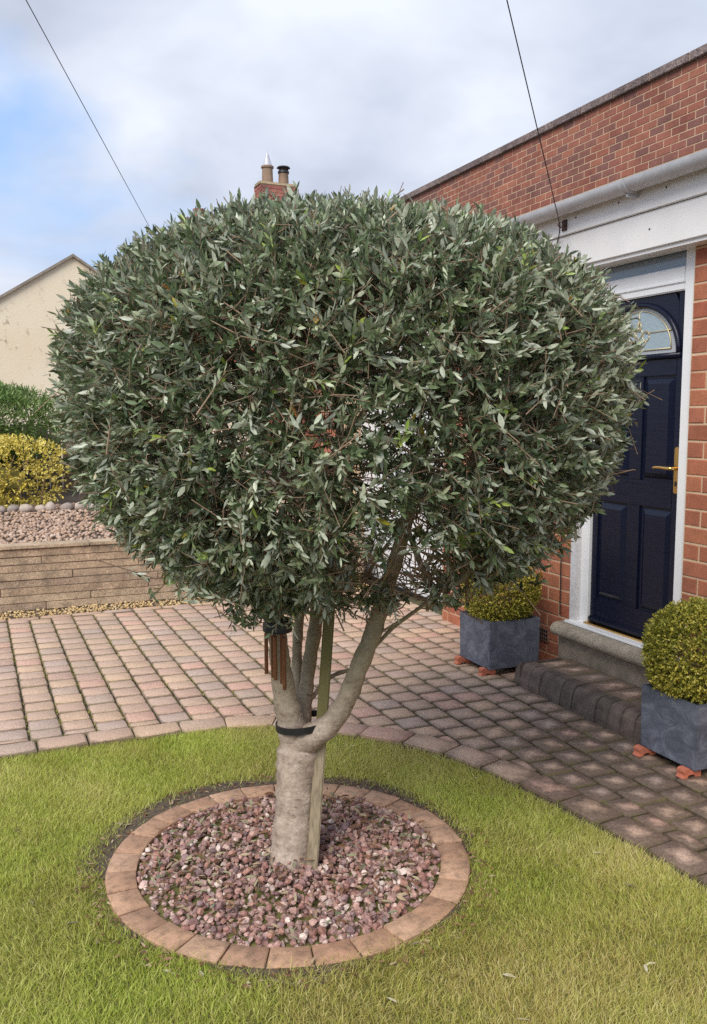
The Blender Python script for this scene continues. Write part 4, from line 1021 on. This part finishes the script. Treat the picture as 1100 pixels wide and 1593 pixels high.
# ================================================================== OLIVE TREE
fwd = Vector((axis.x*math.cos(R(6.265)), axis.y*math.cos(R(6.265)), -math.sin(R(6.265)))); rgt = Vector((axis.y, -axis.x, 0)); upv = rgt.cross(fwd)
def at(px, py, k): return Vector((0, 0, CAMH)) + (fwd + rgt*((px - 550)/1380) - upv*((py - 796.5)/1380))*k
TB = at(455, 1330, 3.28); TB.z = -0.03
tree = empty('olive_tree', (TB.x, TB.y, 0), label='large olive tree clipped to a dome on a pale forked trunk', cat='tree')
PXM = 3.28/1380
trunk_pts = catmull([TB, at(456, 1300, 3.28), at(459, 1250, 3.28), at(462, 1200, 3.28), at(465, 1170, 3.28), at(466, 1146, 3.28)], 6)
tr_r = interp([38*PXM, 32*PXM, 30*PXM, 32*PXM, 34*PXM, 24*PXM], len(trunk_pts))
MB().tube(trunk_pts, [v*(1 + .025*math.sin(i*1.1) + .02*math.sin(i*2.3 + 1)) for i, v in enumerate(tr_r)], 32, wob=.07, seed=3).obj('trunk', M['bark'], tree, smooth='all')
CC = at(537, 612, 3.25); CA, CT, CBt, CP = 1.005, 0.605, 0.765, 2.3
limbs = {}
def limb(key, pts, rad, sides=14, wob=.06):
    P_ = catmull(pts, 6); o = MB().tube(P_, [v*(.77 + .04*math.sin(i*1.3 + len(limbs)*2) + .03*math.sin(i*2.9)) for i, v in enumerate(interp(rad, len(P_)))], sides, wob=wob, seed=len(limbs)).obj('limb', M['bark'], tree, smooth='all'); limbs[key] = P_; return o
limb('A', [at(460, 1162, 3.28), at(484, 1146, 3.23), at(512, 1128, 3.21), at(538, 1090, 3.20), at(560, 1035, 3.20), at(580, 985, 3.21), at(600, 920, 3.22), at(622, 850, 3.24), at(650, 740, 3.25), at(690, 600, 3.25), at(720, 480, 3.25)],
     [.078, .064, .054, .047, .044, .042, .039, .034, .026, .016, .006])
limb('B', [at(462, 1160, 3.28), at(452, 1120, 3.25), at(443, 1080, 3.22), at(436, 1030, 3.21), at(430, 975, 3.21), at(420, 900, 3.20), at(395, 790, 3.15), at(340, 640, 3.1), at(290, 520, 3.1)],
     [.082, .068, .056, .048, .044, .040, .030, .016, .006])
limb('C', [at(470, 1140, 3.30), at(474, 1095, 3.34), at(480, 1040, 3.36), at(489, 985, 3.38), at(497, 930, 3.40), at(510, 850, 3.42), at(525, 740, 3.42), at(530, 560, 3.40), at(520, 400, 3.38)],
     [.040, .037, .035, .035, .034, .030, .026, .018, .006])
limb('D', [at(466, 1100, 3.33), at(462, 1040, 3.40), at(464, 980, 3.44), at(472, 920, 3.48), at(486, 830, 3.55), at(470, 680, 3.7), at(440, 520, 3.8)], [.030, .026, .025, .024, .022, .016, .006])
limb('E', [at(477, 1092, 3.33), at(490, 1080, 3.36), at(505, 1060, 3.38), at(525, 1048, 3.38), at(548, 1040, 3.34), at(580, 1010, 3.3), at(612, 976, 3.28), at(660, 940, 3.3), at(720, 890, 3.35), at(790, 800, 3.4)],
     [.013, .012, .012, .011, .009, .008, .010, .009, .007, .004], 8)
limb('F', [at(632, 818, 3.25), at(668, 905, 3.05), at(700, 912, 3.0), at(728, 890, 2.98), at(742, 850, 2.98), at(765, 780, 2.95), at(830, 680, 2.9), at(890, 560, 2.95)], [.014, .014, .014, .014, .013, .012, .010, .004], 10)
limb('G', [at(425, 880, 3.2), at(350, 830, 2.95), at(260, 780, 2.85), at(170, 690, 2.9)], [.016, .012, .009, .004], 8)
limb('H', [at(640, 790, 3.24), at(760, 700, 3.4), at(860, 600, 3.5), at(930, 520, 3.4)], [.018, .014, .010, .004], 8)
limb('I', [at(515, 830, 3.42), at(470, 720, 3.2), at(420, 560, 2.9), at(420, 430, 2.7)], [.020, .016, .010, .004], 8)
limb('J', [at(528, 700, 3.42), at(590, 600, 3.1), at(640, 480, 2.85), at(660, 380, 2.8)], [.018, .014, .010, .004], 8)
limb('K', [at(565, 905, 3.3), at(600, 850, 3.34), at(640, 800, 3.5), at(700, 700, 3.8)], [.010, .009, .008, .004], 8)
limb('L', [at(590, 985, 3.2), at(640, 955, 3.15), at(668, 935, 3.1), at(700, 905, 3.0)], [.006, .007, .006, .005], 8)
# crown: sprigs of paired leaves on a clipped dome
def crown_pts(n):
    d = unit(rng.normal(0, 1, (n, 3)) * np.array([1, 1, 0.95]))
    hz = np.hypot(d[:, 0], d[:, 1]); cz = np.where(d[:, 2] > 0, CT, CBt); CP = np.where(d[:, 2] > 0, 2.5, 2.3)
    t = ((hz/CA)**CP + (np.abs(d[:, 2])/cz)**CP)**(-1/CP)
    S = d * t[:, None]
    g_ = np.stack([d[:, 0]*(hz + 1e-6)**(CP-2)/CA**CP, d[:, 1]*(hz + 1e-6)**(CP-2)/CA**CP, np.sign(d[:, 2])*np.abs(d[:, 2])**(CP-1)/cz**CP], 1)
    return S, unit(g_), d
fw2 = np.array([axis.x, axis.y, 0.0]); rt2 = np.array([axis.y, -axis.x, 0.0])
def sprigs(n, dmin, dmax, skipgap=True):
    S, nr, d = crown_pts(n)
    dep = dmin + (dmax - dmin) * rng.random(n)**1.5
    lumps = 0.018 * fbm2(d[:, 0]*7 + d[:, 2]*5, d[:, 1]*7 - d[:, 2]*6, 77)
    P = S * (1 - dep + lumps)[:, None]
    # thin places: the shaded back and underside, and a bare patch low on the right of the front
    front = -(P @ fw2); side = P @ rt2; h_ = P[:, 2]
    keep = np.ones(n)
    keep *= np.where((h_ < -0.02), np.clip(0.62 + front*0.5, 0.40, 1), 1)
    keep *= 1 - 0.14*np.exp(-((side - .24)**2/.07 + (h_ + .10)**2/.022))
    keep *= 1 - 0.97*np.exp(-((side - .13)**2/.045 + (h_ + .55)**2/.026)**1.5)
    keep *= 1 - 0.98*np.exp(-((side - .24)**2/.06 + (h_ + .66)**2/.035)**1.5)
    keep *= 1 - 0.5*np.exp(-((side - .66)**2/.02 + (h_ - .05)**2/.02)) * (front > 0)
    keep *= np.where(h_ < -0.50, 0.8, 1)
    ok = rng.random(n) < keep
    P, nr, dep = P[ok], nr[ok], dep[ok]; m = len(P)
    sd_ = unit(nr*0.72 + rng.normal(0, .50, (m, 3)) + np.array([0, 0, .14]))
    return P + np.array(CC), sd_, dep, nr
def leafify(P, sd_, dep, lmin=5, lmax=8):
    m = len(P); npair = rng.integers(lmin, lmax, m); tot = npair*2
    idx = np.repeat(np.arange(m), tot); k = np.concatenate([np.arange(t) for t in tot]); pr = k // 2; sg = np.where(k % 2, 1.0, -1.0)
    frac = (pr + .5) / npair[idx]; Lg = rng.uniform(.06, .115, m)
    Rf = frames(sd_, rng.uniform(0, 6.283, m))
    ang = (pr % 2) * 1.5708 + rng.normal(0, .25, len(idx))
    sdv = Rf[idx, :, 0]*(np.cos(ang)*sg)[:, None] + Rf[idx, :, 2]*(np.sin(ang)*sg)[:, None]
    curve = rng.normal(0, .22, (m, 3))[idx] * (frac**2)[:, None]
    loc = P[idx] + sd_[idx]*((frac - .62)*Lg[idx])[:, None] + curve*Lg[idx][:, None]*.5
    open_ = rng.uniform(.55, 1.1, len(idx)) * (1.15 - .55*frac)
    ld = unit(sd_[idx]*1.0 + sdv*open_[:, None] + rng.normal(0, .14, (len(idx), 3)))
    # leaf upper side faces towards the sprig tip / outwards
    y_ = ld; z_ = unit(sd_[idx] - y_*(sd_[idx]*y_).sum(1)[:, None] + rng.normal(0, .30, (len(idx), 3)) + 1e-4); z_ = unit(z_ - y_*(z_*y_).sum(1)[:, None]); x_ = np.cross(y_, z_)
    sz = np.clip(rng.lognormal(math.log(.037), .24, len(idx)), .020, .062) * (1 - .25*frac) 
    wd = rng.uniform(.85, 1.4, len(idx))
    rot = np.stack([x_*(sz*wd)[:, None], y_*sz[:, None], z_*sz[:, None]], axis=2)
    fresh = rng.random(m) > .965
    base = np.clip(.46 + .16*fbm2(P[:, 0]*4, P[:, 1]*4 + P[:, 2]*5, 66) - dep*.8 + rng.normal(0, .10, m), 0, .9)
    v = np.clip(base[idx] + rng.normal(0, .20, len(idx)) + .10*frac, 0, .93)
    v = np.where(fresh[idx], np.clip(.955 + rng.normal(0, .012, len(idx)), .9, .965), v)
    odd = rng.random(len(idx)); v = np.where(odd > .992, rng.uniform(.95, 1, len(idx)), v)
    return rot, loc, v
NS = 17000
P1, sd1, dep1, nr1 = sprigs(NS, 0.012, .21)
SPRAY = [(412, 950, 2.95, .06, 26), (436, 940, 2.98, .06, 22), (420, 925, 2.98, .07, 34), (398, 895, 2.9, .08, 34), (445, 905, 3.0, .07, 26), (598, 930, 3.02, .04, 16), (660, 895, 2.95, .05, 7), (270, 895, 2.75, .08, 18), (330, 905, 2.8, .07, 18), (785, 890, 2.95, .06, 16), (745, 905, 2.95, .05, 10), (690, 930, 2.95, .04, 7)]
for (px, py, k_, sp_, n_) in SPRAY:
    q_ = np.array(at(px, py, k_)) + np.clip(rng.normal(0, sp_, (n_, 3)), -1.5*sp_, 1.5*sp_) * np.array([1, 1, .6]); dn_ = unit(rng.normal(0, .6, (n_, 3)) + np.array([-.25, -.5, -.45]))
    P1 = np.concatenate([P1, q_]); sd1 = np.concatenate([sd1, dn_]); dep1 = np.concatenate([dep1, rng.uniform(0, .12, n_)])
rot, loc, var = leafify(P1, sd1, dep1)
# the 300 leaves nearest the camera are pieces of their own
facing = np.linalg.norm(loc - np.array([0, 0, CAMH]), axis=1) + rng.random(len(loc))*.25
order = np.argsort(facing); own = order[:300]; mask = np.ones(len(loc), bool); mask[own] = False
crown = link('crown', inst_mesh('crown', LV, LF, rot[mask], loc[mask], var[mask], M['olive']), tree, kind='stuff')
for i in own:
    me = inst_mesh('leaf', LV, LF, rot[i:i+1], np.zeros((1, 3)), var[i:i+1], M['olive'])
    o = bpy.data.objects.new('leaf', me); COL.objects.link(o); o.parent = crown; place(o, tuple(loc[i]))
# twigs: sprig stems and the net of thin branches inside the crown
def cyl_tpl(): 
    vs_ = [(math.cos(a)*r, y, math.sin(a)*r) for y, r in ((0, 1), (1, .6)) for a in (0, 2.094, 4.189)]
    return vs_, [(0, 1, 4, 3), (1, 2, 5, 4), (2, 0, 3, 5)]
sel = rng.random(len(P1)) < .8; Ps, ds = P1[sel], sd1[sel]; ls = rng.uniform(.10, .22, len(Ps))
Rr = frames(ds); th_ = rng.uniform(.0014, .0026, len(Ps)); rot2 = np.stack([Rr[:, :, 0]*th_[:, None], Rr[:, :, 1]*ls[:, None], Rr[:, :, 2]*th_[:, None]], 2)
link('twig', inst_mesh('twig', *cyl_tpl(), rot2, Ps - ds*(ls*.72)[:, None], rng.random(len(Ps)), M['stem']), tree, kind='stuff')
allp = [(k_, p) for k_, L_ in limbs.items() for p in L_ if p.z > 1.0]
tw = MB(); rt = random.Random(9); arrp = np.array([tuple(p) for _, p in allp])
ST, NT, DT = crown_pts(520)
for i in range(520):
    e = Vector(tuple(ST[i]*rt.uniform(.82, .96))) + CC
    dd = np.linalg.norm(arrp - np.array(e), axis=1); cand = np.argsort(dd)[:14]; s0 = Vector(tuple(arrp[rt.choice(list(cand))]))
    mid = s0.lerp(e, .5) + Vector((rt.gauss(0, .07), rt.gauss(0, .07), rt.gauss(0, .06)))
    mid.z = min(mid.z, CC.z + CT*.72, max(s0.z, e.z)); mid.x = CC.x + (mid.x - CC.x)*.94; mid.y = CC.y + (mid.y - CC.y)*.94
    r0 = rt.uniform(.0025, .007); tw.tube(catmull([s0, mid, e], 3), interp([r0, r0*.7, .0014], 7), 4, cap=False)
for i in range(300):     # criss-cross bare twigs low in the crown
    e = Vector(tuple(ST[i]*rt.uniform(.45, .86))) + CC; d = Vector((rt.gauss(0, 1), rt.gauss(0, 1), rt.gauss(0, .5))).normalized()*rt.uniform(.1, .3)
    tw.tube([e - d*.5, e + Vector((rt.gauss(0, .015), rt.gauss(0, .015), rt.gauss(0, .015))), e + d*.5], [.0022, .0018, .001], 4, cap=False)
for i in range(70):     # bare tan twigs hanging out of the underside
    e = at(rt.uniform(440, 740), rt.uniform(860, 950), rt.uniform(2.9, 3.4)); d = Vector((rt.gauss(0, 1), rt.gauss(0, 1), rt.gauss(0, .35))).normalized()*rt.uniform(.12, .34)
    tw.tube([e - d*.5, e + Vector((rt.gauss(0, .02), rt.gauss(0, .02), rt.gauss(0, .02))), e + d*.5], [.003, .0024, .0012], 5, cap=False)
SS, SN, SD = crown_pts(900)
for i in range(900):    # bare and clipped twigs showing at the surface
    e = Vector(tuple(SS[i]*rt.uniform(.90, .965))) + CC; nn_ = Vector(tuple(SN[i])); d = (nn_*rt.uniform(-.1, .9) + Vector((rt.gauss(0, .6), rt.gauss(0, .6), rt.gauss(0, .5)))).normalized()*rt.uniform(.06, .17)
    if max((e + d*.3 - CC).length, (e - d*.7 - CC).length) > Vector(tuple(SS[i])).length*.985: d = nn_*d.length*.3
    tw.tube([e - d*.7, e - d*.2 + Vector((rt.gauss(0, .008), rt.gauss(0, .008), rt.gauss(0, .008))), e + d*.3], [.0026, .0020, .0013], 4)
tw.obj('branch', M['stem'], tree, kind='stuff')

# stake, tie, wind chime
sb, stp = at(484, 1338, 3.205), at(514, 930, 3.31); sb.z = -0.06
sv = (stp - sb).normalized(); sx_ = rgt.copy(); sx_ = (sx_ - sv*sx_.dot(sv)).normalized(); sy_ = sv.cross(sx_)
m_ = MB(); hw_ = .0205
m_.add([sb + sx_*a + sy_*b for a, b in ((-hw_, -hw_), (hw_, -hw_), (hw_, hw_), (-hw_, hw_))] + [stp + sx_*a + sy_*b for a, b in ((-hw_, -hw_), (hw_, -hw_), (hw_, hw_), (-hw_, hw_))],
       [(3, 2, 1, 0), (4, 5, 6, 7), (0, 1, 5, 4), (1, 2, 6, 5), (2, 3, 7, 6), (3, 0, 4, 7)])
m_.obj('wooden_stake', M['stake'], None, bevel=.004, label='square timber stake leaning against the olive trunk, green with algae above', cat='stake')
tc_ = at(472, 1124, 3.27); tn = MB(); K = 28; vs_ = []
for i in range(K):
    a_ = 2*math.pi*i/K; p = tc_ + rgt*(.098*math.cos(a_)) + Vector((axis.x, axis.y, 0))*(.092*math.sin(a_)) + Vector((0, 0, .012*math.cos(a_)))
    nr_ = (rgt*math.cos(a_) + Vector((axis.x, axis.y, 0))*math.sin(a_)); vs_ += [p + Vector((0, 0, .012)), p - Vector((0, 0, .012)), p - Vector((0, 0, .012)) + nr_*.005, p + Vector((0, 0, .012)) + nr_*.005]
fs_ = []
for i in range(K):
    j = (i+1) % K
    for q in range(4): fs_.append((i*4+q, i*4+(q+1) % 4, j*4+(q+1) % 4, j*4+q))
tn.add(vs_, fs_).obj('tree_tie', M['black'], None, smooth=True, label='black rubber tie strap looped at the fork of the olive', cat='tree tie')
wc = empty('wind_chime', tuple(at(432, 985, 3.09)), label='wind chime of dark bronze tubes hanging from the olive branches', cat='wind chime')
tcp = at(432, 975, 3.08)
MB().lathe([(.048, -.016), (.052, -.012), (.052, .012), (.040, .030), (.012, .036)], tcp, 18).obj('top_disc', M['black'], wc, smooth=True)
for (px, y0, y1, k_) in ((414, 985, 1050, 3.10), (428, 990, 1060, 3.045), (442, 992, 1076, 3.05), (424, 985, 1056, 3.12), (438, 985, 1066, 3.13)):
    p0, p1 = at(px, y0, k_), at(px, y1, k_); p1.x, p1.y = p0.x, p0.y
    MB().tube([p0, p1], .0068, 10).obj('tube', M['chime'], wc, smooth=True); MB().tube([tcp + (p0 - tcp)*.75 + Vector((0, 0, .0)), p0], .001, 4).obj('string', M['black'], wc)
MB().tube([tcp + Vector((0, 0, .03)), at(432, 905, 3.14)], .0014, 5).obj('cord', M['black'], wc)

# ================================================================== overhead cables, hook
pole_top = Vector((0, 0, CAMH)) - (fwd + rgt*((1363 - 550)/1380) - upv*((2432 - 796.5)/1380))*4.6
hook = Vector((3.276, 4.452, 2.729))
hk = empty('cable_hook', tuple(hook), label='small rusty hook bracket on the white fascia', cat='hook')
MB().box(hook.x - .002, hook.x + .009, hook.y - .022, hook.y + .018, hook.z - .03, hook.z + .03).obj('plate', M['rust'], hk)
def cable(name, a, b, sag, r, label):
    pts = [a.lerp(b, i/24) - Vector((0, 0, sag*4*(i/24)*(1 - i/24))) for i in range(25)]
    return MB().tube(pts, r, 6).obj(name, M['black'], None, smooth='all', label=label, cat='cable')
hp = Vector((3.135, 4.298, 2.695))
MB().tube(catmull([hook, hook.lerp(hp, .6) - Vector((0, 0, .012)), hp - Vector((0, 0, .016)), hp + Vector((-.012, .002, .0)), hp + Vector((.006, .002, .012))], 3), .0042, 6).obj('hook', M['rust'], hk, smooth='all')
cable('overhead_cable', pole_top, hp, .0, .0028, 'black overhead cable running down to the hook on the fascia')
far = at(232, 352, 24.0)
cable('overhead_cable', pole_top, far, .0, .0075, 'thin overhead cable crossing the sky and passing behind the olive crown')
MB().tube(catmull([hp, hp + Vector((.05, .07, -.03)), Vector((WX - .125, 4.50, 2.67)), Vector((WX - .109, 4.54, 2.60)), Vector((WX - .09, 4.55, 2.46)), Vector((WX - .012, 4.55, 2.45))], 4), .004, 6).obj('drop_cable', M['black'], hk, smooth='all')
# ================================================================== litter and fallen leaves
nn = 750; x, y, r = bed_pts(nn, RI - .01)
ld = unit(np.stack([rng.normal(0, 1, nn), rng.normal(0, 1, nn), rng.normal(0, .18, nn)], 1))
lit = inst_mesh('leaf_litter', LV, LF, frames(ld, rng.normal(0, .5, nn)) * rng.uniform(.02, .05, nn)[:, None, None], np.stack([x, y, .017 + rng.uniform(0, .008, nn)], 1), rng.random(nn), M['litter'])
link('leaf_litter', lit, bed, kind='stuff')
nn = 700; a_ = rng.uniform(0, 6.283, nn); rr2 = RO + rng.uniform(0.0, .10, nn)
ld = unit(np.stack([rng.normal(0, 1, nn), rng.normal(0, 1, nn), rng.normal(0, .2, nn)], 1))
link('leaf_litter', inst_mesh('leaf_litter', LV, LF, frames(ld, rng.normal(0, .5, nn)) * rng.uniform(.012, .035, nn)[:, None, None], np.stack([RC[0] + rr2*np.cos(a_), RC[1] + rr2*np.sin(a_), np.full(nn, LZ + .014)], 1), rng.random(nn)*.7, M['litter']), collar, kind='stuff')
def on_ground(px, py, z):
    d = fwd + rgt*((px - 550)/1380) - upv*((py - 796.5)/1380); t = (z - CAMH)/d.z; return Vector((0, 0, CAMH)) + d*t
fl = random.Random(4)
for (px, py, s_, v) in ((390, 1538, .05, .95), (885, 1328, .045, 1), (920, 1327, .045, 1), (742, 1213, .03, .9), (230, 1222, .035, 1), (100, 1437, .055, .1), (45, 1398, .05, .05), (30, 1290, .03, .05), (252, 1508, .045, .8), (1002, 1500, .04, .9),
                        (1020, 1497, .035, 1), (780, 1515, .045, .8), (800, 1585, .045, .6), (970, 1375, .045, .2), (865, 1370, .03, .15), (318, 1518, .03, .9), (545, 1162, .03, .95), (405, 1190, .025, 1), (862, 1347, .03, .1), (150, 1470, .03, .2), (620, 1560, .04, .85)):
    p = on_ground(px, py, -0.008); a_ = fl.uniform(0, 6.28)
    me = inst_mesh('fallen_leaf', LV, LF, frames(np.array([[math.cos(a_), math.sin(a_), fl.uniform(-.1, .2)]]), np.array([fl.uniform(-.3, .3)])) * s_, np.zeros((1, 3)), np.array([v]), M['deadleaf'])
    o = link('fallen_leaf', me); o.location = p
    pale = v > .5
    setp(o, 'pale dry olive leaf lying on the lawn' if pale else 'dark withered olive leaf lying on the lawn', 'leaf', 'pale leaves fallen on the lawn' if pale else 'dark leaves fallen on the lawn')
